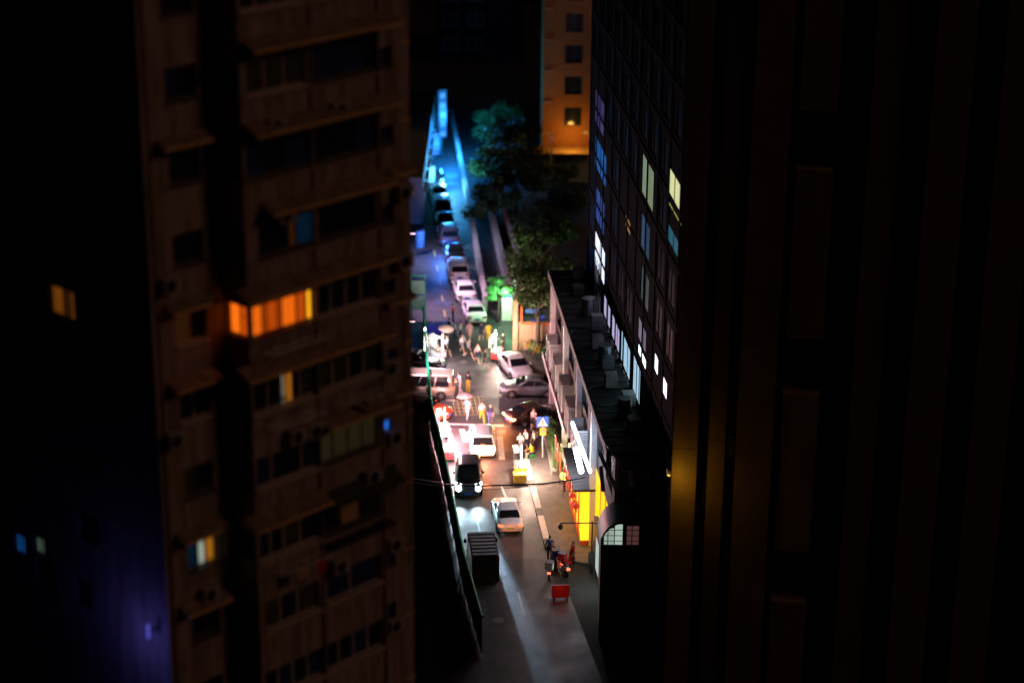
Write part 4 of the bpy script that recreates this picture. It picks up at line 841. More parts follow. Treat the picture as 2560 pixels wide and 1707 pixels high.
def car_meshes(kind):
    if kind in _proto: return _proto[kind]
    K = KIND[kind]; mm = {}
    rings = []
    for x, hw, zt, zb in K['body']:
        half = [(0, zb), (hw * .8, zb), (hw * .96, zb + .1), (hw, zb + (zt - zb) * .4), (hw * .985, zb + (zt - zb) * .72), (hw * .93, zt - .05), (hw * .8, zt), (hw * .4, zt + .025), (0, zt + .03)]
        rings.append([(x, y, z) for y, z in half] + [(x, -y, z) for y, z in half[-2:0:-1]])
    mb = MB(); mb.loft(rings)
    b0, b1, bw, bz = K['belt']; m0, m1, mw, mz = K['mid']; r0, r1, rw, rz = K['roof']
    mb.loft([rr_ring(b0, b1, bw, bz - .06), rr_ring(m0, m1, mw, mz), rr_ring(r0 - .12, r1 + .16, rw + .05, rz - .09), rr_ring(r0, r1, rw, rz - .015, r=.2), rr_ring(r0 + .25, r1 - .25, rw - .22, rz, r=.15)])
    mm['body'] = mb
    def pane(fr0, fr1, axis):
        """glass quad set 8 mm proud of the cabin between two heights"""
        lo, mid_, hi = (b0, b1, bw, bz), (m0, m1, mw, mz), (r0 - .12, r1 + .16, rw + .05, rz - .09)
        def lerp(z):
            A_, B_ = (lo, mid_) if z < mz else (mid_, hi); t = (z - A_[3]) / (B_[3] - A_[3]); return [A_[i] + (B_[i] - A_[i]) * t for i in range(3)]
        zs = [bz + .03, mz, rz - .12]; g = MB(); e = .016
        if axis in ('front', 'rear'):
            for za, zb_ in zip(zs[:-1], zs[1:]):
                p, q = lerp(za), lerp(zb_); xa, xb = (p[1] + e, q[1] + e) if axis == 'front' else (p[0] - e, q[0] - e)
                sx = .0
                for s0, s1 in ((-.86, -.35), (-.35, .35), (.35, .86)):
                    dx = lambda s_: (-.006 if axis == 'front' else .006) * (abs(s_) > .5)
                    g.quad((xa + dx(s0), p[2] * s0, za), (xa + dx(s1), p[2] * s1, za), (xb + dx(s1), q[2] * s1, zb_), (xb + dx(s0), q[2] * s0, zb_))
        else:
            s = 1 if axis == 'left' else -1
            for za, zb_ in zip(zs[:-1], zs[1:]):
                p, q = lerp(za), lerp(zb_)
                for t0, t1 in ((fr0, fr1),):
                    xa0, xa1 = p[0] + .2 + (p[1] - p[0] - .4) * t0, p[0] + .2 + (p[1] - p[0] - .4) * t1; xb0, xb1 = q[0] + .2 + (q[1] - q[0] - .4) * t0, q[0] + .2 + (q[1] - q[0] - .4) * t1
                    g.quad((xa0, s * (p[2] + e), za), (xa1, s * (p[2] + e), za), (xb1, s * (q[2] + e), zb_), (xb0, s * (q[2] + e), zb_))
        return g
    mm['windshield'] = pane(0, 1, 'front'); mm['rear_window'] = pane(0, 1, 'rear')
    cutl = [(0.03, .30), (.33, .64), (.67, .97)] if kind == 'van' else [(.04, .5), (.53, .97)]
    mm['side'] = [pane(a, b, s) for s in ('left', 'right') for a, b in cutl]
    w = MB().tube([(0, -.1, 0), (0, -.085, 0), (0, .085, 0), (0, .1, 0)], [K['wr'] * .9, K['wr'], K['wr'], K['wr'] * .9], 20); mm['tyre'] = w
    rm = MB(); rm.disc((0, 0, 0), (0, 1, 0), K['wr'] * .28, .21, 10)
    for k in range(5):
        a = 2 * math.pi * k / 5; c, s_ = math.cos(a), math.sin(a); h_ = .035; q = K['wr'] * .66
        rm.add([(c * .05 - s_ * h_, y, s_ * .05 + c * h_) for y in (-.104, .104)] + [(c * .05 + s_ * h_, y, s_ * .05 - c * h_) for y in (-.104, .104)] + [(c * q - s_ * h_, y, s_ * q + c * h_) for y in (-.104, .104)] + [(c * q + s_ * h_, y, s_ * q - c * h_) for y in (-.104, .104)], [(0, 1, 5, 4), (2, 6, 7, 3), (0, 4, 6, 2), (1, 3, 7, 5), (0, 2, 3, 1), (4, 5, 7, 6)])
    rm.tube([(0, -.103, 0), (0, .103, 0)], K['wr'] * .7, 16, cap=False)
    mm['rim'] = rm; mm['arch'] = MB().disc((0, 0, 0), (0, 1, 0), K['wr'] * 1.14, .05, 18)
    out = {}
    for k_, v in mm.items():
        if isinstance(v, list):
            out[k_] = []
            for q in v: out[k_].append(q.mesh(kind + '_glass'))
        else:
            me = v.mesh(kind + '_' + k_)
            bm = bmesh.new(); bm.from_mesh(me); bmesh.ops.recalc_face_normals(bm, faces=bm.faces); bm.to_mesh(me); bm.free()
            if k_ in ('body', 'tyre'):
                for p in me.polygons: p.use_smooth = True
            out[k_] = me
    _proto[kind] = out
    return out
def car(label, px, anchor, heading, kind, pm, name='parked_car', cat='car', head='off', tail='off', group=None, plate=None, beam=0, z=0.006, brake=0.0):
    K = KIND[kind]; mm = car_meshes(kind); p = at(*px); h = R(heading); d = Vector((math.cos(h), math.sin(h), 0))
    off = {'rear': K['L'] / 2, 'front': -K['L'] / 2, 'mid': 0}[anchor]; loc = p + d * off; loc.z = z
    t = thing(name, label, cat, loc, h, group)
    bme = mm['body'].copy(); put('body', bme, pm, t)
    for nm in ('windshield', 'rear_window'): put(nm, mm[nm], CG, t)
    for q in mm['side']: put('side_window', q, CG, t)
    W2 = max(b[1] for b in K['body'])
    for x in K['wb']:
        for s in (1, -1):
            put('wheel_arch', mm['arch'], TRIM, t, (x, s * (W2 - .022), K['wr'] + .01)); w = put('wheel', mm['tyre'], TYRE, t, (x, s * (W2 - .085), K['wr'])); put('rim', mm['rim'], RIM, w)
    b = K['body']; xr, xf = b[0][0], b[-1][0]; zr, zf = b[1][2], b[-3][2]; hwf, hwr = b[-3][1], b[1][1]
    for s in (1, -1):
        zb_ = zf - .15; xh = b[-3][0]
        MB().add([(xh + .05, s * (hwf + .02), zb_ - .04), (xh + .19, s * (hwf * .5), zb_ - .06), (xh + .15, s * hwf * .5, zb_ + .15), (xh - .25, s * (hwf + .03), zb_ + .15), (xh - .1, s * hwf * .8, zb_ + .05)], [(0, 1, 2, 3), (0, 3, 4), (0, 4, 1), (1, 4, 2), (2, 4, 3)]).build('headlight', HL_ON if head == 'on' else HL, t)
        if head == 'on': MB().disc((xf - .02, s * hwf * .74, zb_ + .03), (1, 0, .25), .19, .3, 16).build('projector_lens', HL_ON, t)
        tm = {'off': TL, 'on': TL_ON, 'hot': TL_HOT}[tail]
        MB().box(xr - .005, xr + .35, s * hwr * .62, s * (hwr + .028), zr - .2, zr - .05).build('tail_light', tm, t, bevel=.02)
        MB().box(b[-4][0] - .95, b[-4][0] - .8, s * (W2 - .04), s * (W2 + .15), K['belt'][3] - .02, K['belt'][3] + .12).build('mirror', pm, t, bevel=.03)
    zp = b[0][3] + .22
    MB().box(xr - .03, xr + .02, -.22, .22, zp, zp + .14).build('number_plate', plate or PLATE, t); MB().box(xf - .02, xf + .025, -.22, .22, .4, .53).build('number_plate', plate or PLATE, t)
    MB().box(xr - .015, xr + .1, -hwr * .8, hwr * .8, .27, .4).build('bumper', TRIM, t, bevel=.03); MB().box(xf - .12, xf + .01, -hwf * .62, hwf * .62, .22, .36).build('grille', TRIM, t, bevel=.02)
    if head == 'on' and beam:
        for s in (1, -1): lamp(t, (xf + .14, s * hwf * .75, .68), (0.6, 0.85, 1.0), beam, .06, 'SPOT', (0, R(-88), 0), R(74), 1.0)
        for s in (1, -1): lamp(t, (xf + .2, s * .5, .7), (0.5, 0.72, 1.0), beam * 17.0, .06, 'SPOT', (0, R(-86.8), R(8.5)), R(8.5), .9)
    if tail == 'hot': MB().box(xr - .012, xr + .2, -hwr * .6, hwr * .6, zr - .17, zr - .09).build('rear_glow_strip', TL_HOT, t)  # strip added across the tail for the spread glow of the brake lights
    if tail != 'off': MB().box(K['belt'][0] - .02, K['belt'][0] + .04, -.14, .14, K['belt'][3] + .03, K['belt'][3] + .09).build('brake_lamp', TL_ON, t)
    if brake: lamp(t, (xr - .45, 0, .75), (1.0, 0.25, 0.08), brake, .3)
    return t
PW = paint('white', (0.75, 0.75, 0.76)); PK = paint('black', (0.012, 0.013, 0.016)); PS = paint('dark_silver', (0.2, 0.22, 0.24), .6); PB = paint('beige_silver', (0.48, 0.44, 0.36), .4); PR = paint('orange_red', (0.55, 0.07, 0.02)); PG = paint('grey', (0.16, 0.16, 0.18), .5); PD = paint('dark_blue', (0.03, 0.05, 0.1), .3); PM = paint('dark_brown', (0.05, 0.02, 0.02), .2)
g1 = 'cars driving on the street'
car('white sedan driving away with red tail lamps, nearest the camera', (1277, 1341), 'rear', 96.5, 'sedan', PW, 'moving_car', tail='on', group=g1, plate=PLATE_G, brake=10)
car('black car driving toward the camera with bright headlights', (1171, 1250), 'front', -89, 'suv', PK, 'moving_car', head='on', group=g1, beam=850)
car('white car braking with glowing orange rear lights', (1207, 1150), 'rear', 92, 'suv', PW, 'moving_car', tail='hot', group=g1, brake=420)
car('dark car turning right with blazing rear lights beside the road sign', (1268, 1066), 'rear', 28, 'sedan', PM, 'moving_car', tail='hot', group=g1, brake=300)
car('orange red car waiting half hidden behind the green fence', (1127, 1050), 'front', -18, 'sedan', PR, group=g1)
car('silver beige van behind the green fence with its rear to the junction', (1138, 990), 'rear', 177, 'van', PB, 'parked_van', 'van', tail='on', head='off')
car('dark car waiting behind the silver van', (1113, 926), 'front', -12, 'sedan', PK)
car('white sedan parked aslant facing the camera at the bicycles', (1312, 958), 'front', -72, 'sedan', PW)
car('dark silver sedan nosing out from behind the shop ledge', (1248, 985), 'front', 181, 'sedan', PS)
g2 = 'row of cars parked along the parapet wall'
row = [((1193, 816), 'sedan', PW, 'first white sedan in the parked row, nearest the crowd'), ((1168, 762), 'sedan', PW, 'second white sedan in the parked row'), ((1150, 711), 'suv', PW, 'third white car in the parked row'), ((1140, 664), 'sedan', PK, 'first black car in the parked row behind the white ones'), ((1126, 621), 'suv', PG, 'dark grey car behind the first black one in the parked row'), ((1116, 583), 'sedan', PK, 'second black car in the parked row'), ((1108, 546), 'suv', PD, 'dark blue car in the blue light of the parked row'), ((1100, 512), 'sedan', PG, 'grey sedan second to last in the parked row'), ((1092, 480), 'suv', PK, 'farthest black car of the parked row')]
for i, (px, k, pm, lb) in enumerate(row): car(lb, px, 'rear', 96 + [2, 1, 0, -1, 1, 0, 0, 1, 0][i], k, pm, group=g2)
# light bar on the second white car
# dark cargo van parked against the fence, roof ribs towards the camera
vp = at(1214, 1462); vh = R(96)
vd = Vector((math.cos(vh), math.sin(vh), 0)); vl = vp + vd * 2.3
cv = thing('parked_van', 'dark cargo van with ribbed grey roof parked against the green fence', 'van', (vl.x, vl.y, .006), vh)
MB().box(-2.3, 1.3, -.86, .86, .12, 1.98).build('body', PM, cv, bevel=.06); MB().loft([[(1.301, s * .84, z) for s, z in ((-1, .4), (1, .4), (1, 1.9), (-1, 1.9))], [(1.9, s * .82, z) for s, z in ((-1, .4), (1, .4), (1, 1.15), (-1, 1.15))], [(2.3, s * .78, z) for s, z in ((-1, .4), (1, .4), (1, .95), (-1, .95))]]).build('cab', PM, cv)
for k in range(7): MB().box(-2.15 + k * .5, -1.85 + k * .5, -.78, .78, 1.982, 2.02).build('roof_rib', mat('roof_grey_%d' % k, (0.3, 0.3, 0.33), .5), cv, bevel=.01)
for s in (1, -1):
    MB().box(-2.33, -2.29, s * .04, s * .78, .55, 1.7).build('rear_door', PM, cv, bevel=.01); MB().box(1.31, 2.2, s * .02, s * .8, .1, .4).build('skirt', TRIM, cv); MB().box(-2.35, -2.3, s * .68, s * .84, 1.72, 1.9).build('tail_light', TL, cv); MB().box(-2.345, -2.331, s * .15, s * .65, 1.2, 1.6).build('rear_window', CG, cv)
    MB().box(1.3, 1.42, s * .9, s * 1.08, 1.2, 1.45).build('mirror', TRIM, cv)
    for x in (-1.4, 1.5): w = put('wheel', car_meshes('van')['tyre'], TYRE, cv, (x, s * .78, .34)); put('rim', car_meshes('van')['rim'], RIM, w)

# ------------------------------------------------------------------ two-wheelers
def scooter(label, px, heading, m, boxm, group):
    p = at(*px); t = thing('scooter', label, 'scooter', (p.x, p.y, p.z + .006), R(heading), group)
    for x in (-.6, .62): w = MB().tube([(x, -.05, .24), (x, .05, .24)], [.24, .24], 14).build('wheel', TYRE, t); MB().disc((x, 0, .24), (0, 1, 0), .12, .12, 10).build('rim', RIM, w)
    MB().loft([[(-.75, s * .12, z) for s, z in ((-1, .5), (1, .5), (1, .7), (-1, .7))], [(-.35, s * .17, z) for s, z in ((-1, .35), (1, .35), (1, .74), (-1, .74))], [(0, s * .16, z) for s, z in ((-1, .2), (1, .2), (1, .32), (-1, .32))], [(.35, s * .16, z) for s, z in ((-1, .2), (1, .2), (1, .34), (-1, .34))]]).build('body', m, t, bevel=.03)
    MB().loft([[(.36, s * .18, z) for s, z in ((-1, .22), (1, .22))] + [(.42, .18, .22), (.42, -.18, .22)], [(.46, -.2, .75), (.46, .2, .75), (.52, .2, .75), (.52, -.2, .75)], [(.42, -.12, 1.0), (.42, .12, 1.0), (.5, .12, 1.0), (.5, -.12, 1.0)]]).build('front_shield', m, t)
    MB().box(-.72, -.02, -.15, .15, .742, .84).build('seat', TRIM, t, bevel=.04); MB().tube([(.36, -.34, 1.02), (.46, -.1, 1.04), (.46, .1, 1.04), (.36, .34, 1.02)], .018, 6).build('handlebar', TRIM, t); MB().tube([(.62, 0, .24), (.47, 0, .9)], .03, 6).build('fork', RIM, t)
    MB().box(-.86, -.78, -.1, .1, .55, .66).build('tail_light', TL_ON, t)
    if boxm: bx = MB().box(-.95, -.5, -.24, .24, .86, 1.32).build('delivery_box', boxm, t, bevel=.02); MB().box(-.97, -.48, -.26, .26, 1.322, 1.37).build('lid', TRIM, bx)
    return t
gs = 'scooters standing at the kerb end'
scooter('scooter with a blue delivery box by the kerb end', (1386, 1408), 95, M['red_plastic'], M['blue_plastic'], gs)
scooter('red scooter with a red delivery box by the street lamp', (1420, 1418), 60, M['red_plastic'], M['red_plastic'], gs)
scooter('white scooter without a box between the two delivery scooters', (1404, 1432), 120, M['white_metal'], None, gs)
scooter('dark scooter with a white box nearest the camera', (1380, 1440), 75, PK, M['white_metal'], gs)
def bicycle(label, px, heading, m):
    p = at(*px); t = thing('bicycle', label, 'bicycle', (p.x, p.y, .006), R(heading), 'bicycles parked by the gate wall')
    for x in (-.52, .52):
        mb = MB(); mb.tube([(x + .32 * math.cos(a), 0, .33 + .32 * math.sin(a)) for a in [2 * math.pi * k / 18 for k in range(19)]], .018, 5, cap=False); w = mb.build('wheel', TYRE, t); sp = MB()
        for k in range(6): a = math.pi * k / 6; sp.tube([(x - .3 * math.cos(a), 0, .33 - .3 * math.sin(a)), (x + .3 * math.cos(a), 0, .33 + .3 * math.sin(a))], .004, 3)
        sp.build('spoke', RIM, w)
    MB().tube([(-.52, 0, .33), (-.05, 0, .3), (.4, 0, .78), (-.2, 0, .72), (-.05, 0, .3)], .02, 5).tube([(-.52, 0, .33), (-.2, 0, .72)], .015, 5).tube([(.52, 0, .33), (.38, 0, .95)], .018, 5).build('frame', m, t)
    MB().box(-.34, -.08, -.07, .07, .84, .9).build('saddle', TRIM, t, bevel=.02); MB().tube([(.3, -.26, 1.0), (.38, -.1, .97), (.38, .1, .97), (.3, .26, 1.0)], .014, 5).build('handlebar', TRIM, t); MB().tube([(-.2, 0, .72), (-.2, 0, .84)], .015, 5).build('seat_post', RIM, t); MB().box(.5, .76, -.15, .15, .68, .88).build('basket', M['black'], t)
for i, (x, y) in enumerate([(1306, 872), (1314, 876), (1322, 880), (1330, 884), (1338, 889), (1346, 893), (1354, 898)]):
    bicycle(['bicycle standing next to the tan gate pillar', 'second bicycle from the tan gate pillar', 'third bicycle from the tan gate pillar', 'middle bicycle of the row by the gate wall', 'third bicycle from the shop end of the row', 'second bicycle from the shop end of the row', 'bicycle at the shop end of the row'][i], (x, y), 60 + 7 * (i % 3), M['yellow_plastic' if i % 3 else 'green_plastic'])

# ------------------------------------------------------------------ people
SKIN = mat('skin', (0.5, 0.32, 0.23), .6, var=.05); HAIR = mat('black_hair', (0.012, 0.01, 0.009), .5, var=.1); SHOE = mat('shoe', (0.35, 0.34, 0.33), .6, var=.1)
def cloth(n, c): return mat(n + '_cloth', c, .85, var=.15, scale=6)
CW, CK, CB, CY_, CP_, CR_, CN, CG_, CL = cloth('white', (.75, .74, .74)), cloth('black', (.015, .015, .018)), cloth('blue', (.06, .1, .35)), cloth('yellow', (.75, .5, .03)), cloth('pale_pink', (.7, .5, .48)), cloth('red', (.5, .03, .04)), cloth('navy', (.02, .025, .06)), cloth('grey', (.25, .25, .27)), cloth('pale_blue', (.5, .6, .75))
def person_mesh(key, stride=0.0, arm=(0.1, 0.1), elbow=(0.2, 0.2), sit=False, lean=0.0, dress=False):
    """one skeleton of joints with a radius each, grown into one skin; +X is forward"""
    V, E_, RD_, TG = [], [], [], []
    def v(p, r, tag_): V.append(Vector(p)); RD_.append(r if isinstance(r, tuple) else (r, r)); TG.append(tag_); return len(V) - 1
    def e(a, b): E_.append((a, b))
    hz = .47 if sit else .9
    lx = lambda z: math.sin(lean) * (z - hz)
    pel = v((0, 0, hz), (.125, .155), 'legs'); bel = v((lx(hz + .18), 0, hz + .18), (.11, .14), 'top'); ch = v((lx(hz + .38), 0, hz + .38), (.115, .165), 'top'); nk = v((lx(hz + .54) + .01, 0, hz + .54), (.05, .05), 'skin'); jw = v((lx(hz + .62) + .03, 0, hz + .62), (.072, .065), 'skin'); cr = v((lx(hz + .7) + .015, 0, hz + .72), (.092, .078), 'skin'); tp = v((lx(hz + .77), 0, hz + .79), (.055, .05), 'skin'); ns = v((lx(hz + .66) + .118, 0, hz + .66), (.016, .014), 'skin')
    e(pel, bel); e(bel, ch); e(ch, nk); e(nk, jw); e(jw, cr); e(cr, tp); e(jw, ns)
    for s, st in ((1, stride), (-1, -stride)):
        hip = v((0, s * .095, hz - .06), (.088, .088), 'legs'); e(pel, hip)
        if sit: kn = (.42, s * .13, .46); an = (.42 + .05 * s, s * .13, .09)
        else:
            kx = .42 * math.sin(st + .06); kn = (kx, s * .1, hz - .06 - .41 * math.cos(st)); bk = st - (.55 if st < 0 else .05)
            an = (kn[0] + .4 * math.sin(bk), s * .1, max(.085, kn[2] - .4 * math.cos(bk)))
        k_ = v(kn, (.062, .062), 'shin'); a_ = v(an, (.042, .042), 'shin'); h_ = v((an[0] - .03, an[1], an[2] - .045), (.04, .038), 'shoe'); t_ = v((an[0] + .17, an[1] + .01 * s, an[2] - .055), (.026, .042), 'shoe')
        e(hip, k_); e(k_, a_); e(a_, h_); e(a_, t_)
        i = 0 if s > 0 else 1; sh = v((lx(hz + .48), s * .185, hz + .47), (.06, .06), 'top'); e(ch, sh)
        aa, ee = arm[i], arm[i] + elbow[i]
        el = V[sh] + Vector((.28 * math.sin(aa), s * .045, -.28 * math.cos(aa))); wr = el + Vector((.25 * math.sin(ee), -s * .01, -.25 * math.cos(ee)))
        ei = v(el, (.043, .043), 'top'); wi = v(wr, (.028, .028), 'skin'); e(sh, ei); e(ei, wi)
        dr = (wr - el).normalized(); pm_ = v(wr + dr * .07, (.02, .036), 'skin'); e(wi, pm_)
        for q in range(4):
            o_ = (q - 1.5) * .02; f1 = v(wr + dr * (.115 - abs(q - 1.2) * .006) + Vector((o_, 0, 0)), .0095, 'skin'); f2 = v(wr + dr * (.155 - abs(q - 1.2) * .012) + Vector((o_, -s * .018, 0)), .008, 'skin'); e(pm_, f1); e(f1, f2)
        th = v(wr + dr * .06 + Vector((.045, -s * .02, 0)), .011, 'skin'); t2 = v(wr + dr * .09 + Vector((.058, -s * .03, 0)), .009, 'skin'); e(pm_, th); e(th, t2)
    me = bpy.data.meshes.new('skeleton'); me.from_pydata(V, E_, []); me.update()
    o = bpy.data.objects.new('skeleton', me); col.objects.link(o)
    o.modifiers.new('skin', 'SKIN')
    sv = me.skin_vertices[0].data
    for i, r_ in enumerate(RD_): sv[i].radius = r_; sv[i].use_root = (i == pel)
    o.modifiers['skin'].use_smooth_shade = True
    ss = o.modifiers.new('sub', 'SUBSURF'); ss.levels = 1; ss.render_levels = 1
    dg = bpy.context.evaluated_depsgraph_get(); out = bpy.data.meshes.new_from_object(o.evaluated_get(dg)); out.name = 'person_' + key
    bpy.data.objects.remove(o); bpy.data.meshes.remove(me)
    out.materials.clear()
    for m in (SKIN, CW, CK, SKIN, SHOE): out.materials.append(m)
    idx = {'skin': 0, 'top': 1, 'legs': 2, 'shin': 3, 'shoe': 4}
    for p in out.polygons:
        c = p.center; best = None
        for a, b in E_:
            A_, B_ = V[a], V[b]; d = B_ - A_; t = max(0, min(1, (c - A_).dot(d) / d.dot(d))); dd = (c - A_ - d * t).length - (RD_[a][0] * (1 - t) + RD_[b][0] * t)
            if best is None or dd < best[0]:
                tg_ = TG[a] if t < .5 else TG[b]
                if TG[b] == 'shin' and TG[a] == 'legs': tg_ = 'legs' if t < .8 else 'shin'
                if {TG[a], TG[b]} == {'top', 'skin'}: tg_ = 'top' if t < .45 else 'skin'
                best = (dd, tg_)
        p.material_index = idx[best[1]]; p.use_smooth = True
    hm = MB(); c0 = V[cr]
    rings = []
    for i in range(6):
        t = math.pi * .5 * i / 5; rings.append([(c0.x - .012 + .104 * math.cos(t) * math.cos(a) * (1 if math.cos(a) < .3 else .86), .092 * math.cos(t) * math.sin(a), c0.z - .01 - (.09 if math.cos(a) < .25 else -.035) * (1 - t / 1.57) + .112 * math.sin(t)) for a in [2 * math.pi * k / 14 for k in range(14)]])
    hm.loft(rings); hair = hm.mesh('hair'); 
    for p in hair.polygons: p.use_smooth = True
    hair.materials.append(HAIR)
    return out, hair
POSE = {'stand': person_mesh('stand'), 'walk': person_mesh('walk', .42, (-.35, .4), (.25, .35)), 'walk2': person_mesh('walk2', -.34, (.35, -.3), (.3, .2)), 'hold': person_mesh('hold', .06, (.25, .5), (1.1, 1.2), lean=.08), 'carry': person_mesh('carry', .3, (-.2, .55), (.2, 1.75)), 'sit': person_mesh('sit', 0, (.35, .4), (.8, .9), sit=True, lean=.12)}
def person(label, px, heading, pose, top, legs, shin=None, group=None, z=0.006, scale=1.0):
    me, hair = POSE[pose]; p = at(*px); t = bpy.data.objects.new('person', me); col.objects.link(t); t.location = (p.x, p.y, z); t.rotation_euler = (0, 0, R(heading)); t.scale = (scale,) * 3
    for i, m in ((1, top), (2, legs), (3, shin or legs)):
        t.material_slots[i].link = 'OBJECT'; t.material_slots[i].material = m
    h = bpy.data.objects.new('hair', hair); col.objects.link(h); h.parent = t
    return tag(t, label, 'person', group)
gA, gB, gC, gD = 'people crowding behind the stalls', 'people crossing the junction', 'customers at the yellow stall', 'stall keepers'
person('person in black top beside the blue stall', (1123, 842), 200, 'stand', CK, CN, SKIN, gA)
person('person in white shirt and black trousers facing the blue stall', (1137, 850), 190, 'hold', CW, CK, None, gA)
person('person in wide white shirt and dark shorts behind the white sedan', (1151, 852), 170, 'stand', CW, CK, SKIN, gA, scale=1.03)
person('person in pale pink dress-like clothes near the white sedan', (1174, 852), 260, 'walk', CP_, CP_, SKIN, gA)
person('person in red top by the parked white sedan', (1132, 806), 20, 'stand', CR_, CK, None, gA)
person('person in dark clothes walking past the white sedan', (1203, 852), 80, 'walk2', CN, CN, SKIN, gA)
person('person in yellow shirt walking up behind the bright stall', (1221, 855), 90, 'walk', CY_, CY_, None, gA)
person('person carrying the pale umbrella across the junction', (1108, 872), 330, 'carry', CP_, CG_, None, gB)
person('person in pale blue shirt walking by the fence', (1117, 888), 310, 'walk', CL, CK, SKIN, gB)
person('person in white top crossing at the junction middle', (1157, 884), 320, 'walk2', CW, CG_, SKIN, gB)
person('person in grey top crossing behind the one in white', (1172, 896), 325, 'walk', CG_, CK, SKIN, gB)
person('person in pink top crossing toward the white parked sedan', (1193, 908), 320, 'walk2', CP_, CN, SKIN, gB)
person('person in black top leading the crossing group', (1213, 922), 318, 'walk', CK, CK, SKIN, gB)
person('person in white clothes standing at the silver van', (1150, 984), 200, 'hold', CW, CW, None, gB, scale=1.05)
person('person in dark top and yellow trousers at the silver van', (1170, 980), 60, 'stand', CK, CY_, None, gB)
person('person in pale blue clothes holding the pink umbrella', (1168, 1046), 250, 'carry', CL, CW, None, gB)
person('person in white top and orange trousers before the braking car', (1205, 1056), 280, 'walk', CW, CY_, None, gB)
person('person in navy clothes before the braking car', (1226, 1062), 270, 'walk2', CN, CB, None, gB)
person('stall keeper in pale blue shirt at the fence', (1075, 892), 340, 'hold', CL, CG_, None, gD)
person('stall keeper in black behind the bright right-hand stall', (1259, 880), 220, 'hold', CK, CK, None, gD)
person('customer in white shirt and dark shorts at the yellow stall', (1316, 1126), 215, 'hold', CW, CN, SKIN, gC)
person('customer in cream shirt beside the road sign', (1334, 1128), 200, 'stand', CW, CK, SKIN, gC)
person('customer in black top behind the two white shirts', (1341, 1092), 230, 'stand', CK, CK, SKIN, gC)
person('customer in pink top standing at the road sign', (1334, 1074), 250, 'walk2', CP_, CK, SKIN, gC)
person('seated customer in yellow shirt on the green stool', (1330, 1146), 200, 'sit', CY_, CN, SKIN, gC)
person('stall keeper in white leaning over the yellow food stall', (1301, 1134), 260, 'hold', CW, CG_, None, gD)
for i, (px, hd, top) in enumerate([((1374, 1398), 95, CB), ((1432, 1412), 200, CR_)]):
    person(['person in blue top standing among the scooters', 'person in red top standing by the scooters and street lamp'][i], px, hd, 'stand', top, CK, None, 'people at the scooters')
def umbrella(label, px, z, m, tilt):
    p = at(*px); t = thing('umbrella', label, 'umbrella', (p.x, p.y, z)); t.rotation_euler = (tilt, tilt * .5, .3)
    rings = [[(r_ * math.cos(2 * math.pi * k / 8), r_ * math.sin(2 * math.pi * k / 8), zz) for k in range(8)] for r_, zz in ((.02, .86), (.3, .8), (.55, .68), (.68, .56))]
    MB().loft(rings, cap=False).build('canopy', m, t, fix=True); MB().tube([(0, 0, -.08), (0, 0, .9)], .01, 5).build('shaft', M['steel'], t); MB().tube([(0, 0, -.15), (0, 0, -.03)], .018, 6).build('handle', TRIM, t)
    mb = MB()
    for k in range(8): a = 2 * math.pi * k / 8; mb.tube([(0, 0, .55), (.5 * math.cos(a), .5 * math.sin(a), .69)], .006, 3)
    mb.build('rib', M['steel'], t)
umbrella('pale cream umbrella held over the crossing crowd', (1113, 872), 1.2, CP_, .15)
umbrella('pale pink umbrella held in front of the yellow road box', (1164, 1046), 1.2, CP_, -.1)

# ------------------------------------------------------------------ food stalls
def stall(label, px, heading, m, color, power, tube_h, tube_m, foodm, sign=None, lampz=2.1, w=1.3, d=.75):
    p = at(*px); t = thing('food_stall', label, 'food stall', (p.x, p.y, .006), R(heading), 'food stalls on the street')
    MB().box(-w / 2, w / 2, -d / 2, d / 2, .28, .82).build('cart_body', m, t, bevel=.03); MB().box(-w / 2 - .05, w / 2 + .05, -d / 2 - .05, d / 2 + .05, .822, .87).build('counter', M['steel'], t, bevel=.01)
    for x in (-w * .32, w * .32):
        for s in (1, -1): w_ = MB().disc((x, s * (d / 2 - .03), .18), (0, 1, 0), .18, .06, 12).build('wheel', TYRE, t)
    for i in range(9):
        x, y_ = -w / 2 + .14 + (i % 5) * (w - .28) / 4, -.2 + .34 * (i // 5); r_ = rnd.uniform(.08, .12)
        MB().tube([(x, y_, .872), (x, y_, .93), (x, y_, .99)], [r_ * .8, r_, r_ * .5], 9).build('food_bowl', [foodm, M['food'], M['white_metal'], M['food']][i % 4], t)
    for x in (-w / 2 + .03, w / 2 - .03): MB().tube([(x, d / 2, .87), (x, d / 2, 2.0)], .018, 5).build('post', M['steel'], t)
    MB().box(-w / 2, w / 2, d / 2 - .25, d / 2 + .12, 2.0, 2.04).build('shelf', M['white_metal'], t)
    MB().tube([(-w / 2 - .06, 0, .9), (-w / 2 - .06, 0, .9 + tube_h)], .055, 8).build('light_tube', tube_m, t)
    bl = MB(); bl.sphere((0, d / 2 - .1, 1.9), .08, 10, 6); bl.build('bulb', tube_m, t)
    if sign: MB().box(-w / 2, w / 2, d / 2 + .13, d / 2 + .17, 1.2, 1.95).build('sign_board', sign, t)
    lamp(t, (0, -.15, lampz), color, power * 2.3, .12); lamp(t, (-w / 2 - .4, -.3, 1.3), color, power * 1.0, .1)
    return t
WH = glow('stall_white_tube', (1.0, .93, .85), 5.0); BW = glow('stall_blue_white_tube', (.7, .85, 1.0), 6.0); WY = glow('stall_warm_tube', (1.0, .85, .5), 5.0)
stall('bright food stall with red cart and tall light tube by the white sedan', (1243, 900), 78, M['red_plastic'], (1.0, .72, .58), 330, 1.9, WY, M['red_plastic'], glow('lit_stall_board', (1.0, .85, .7), 1.6))
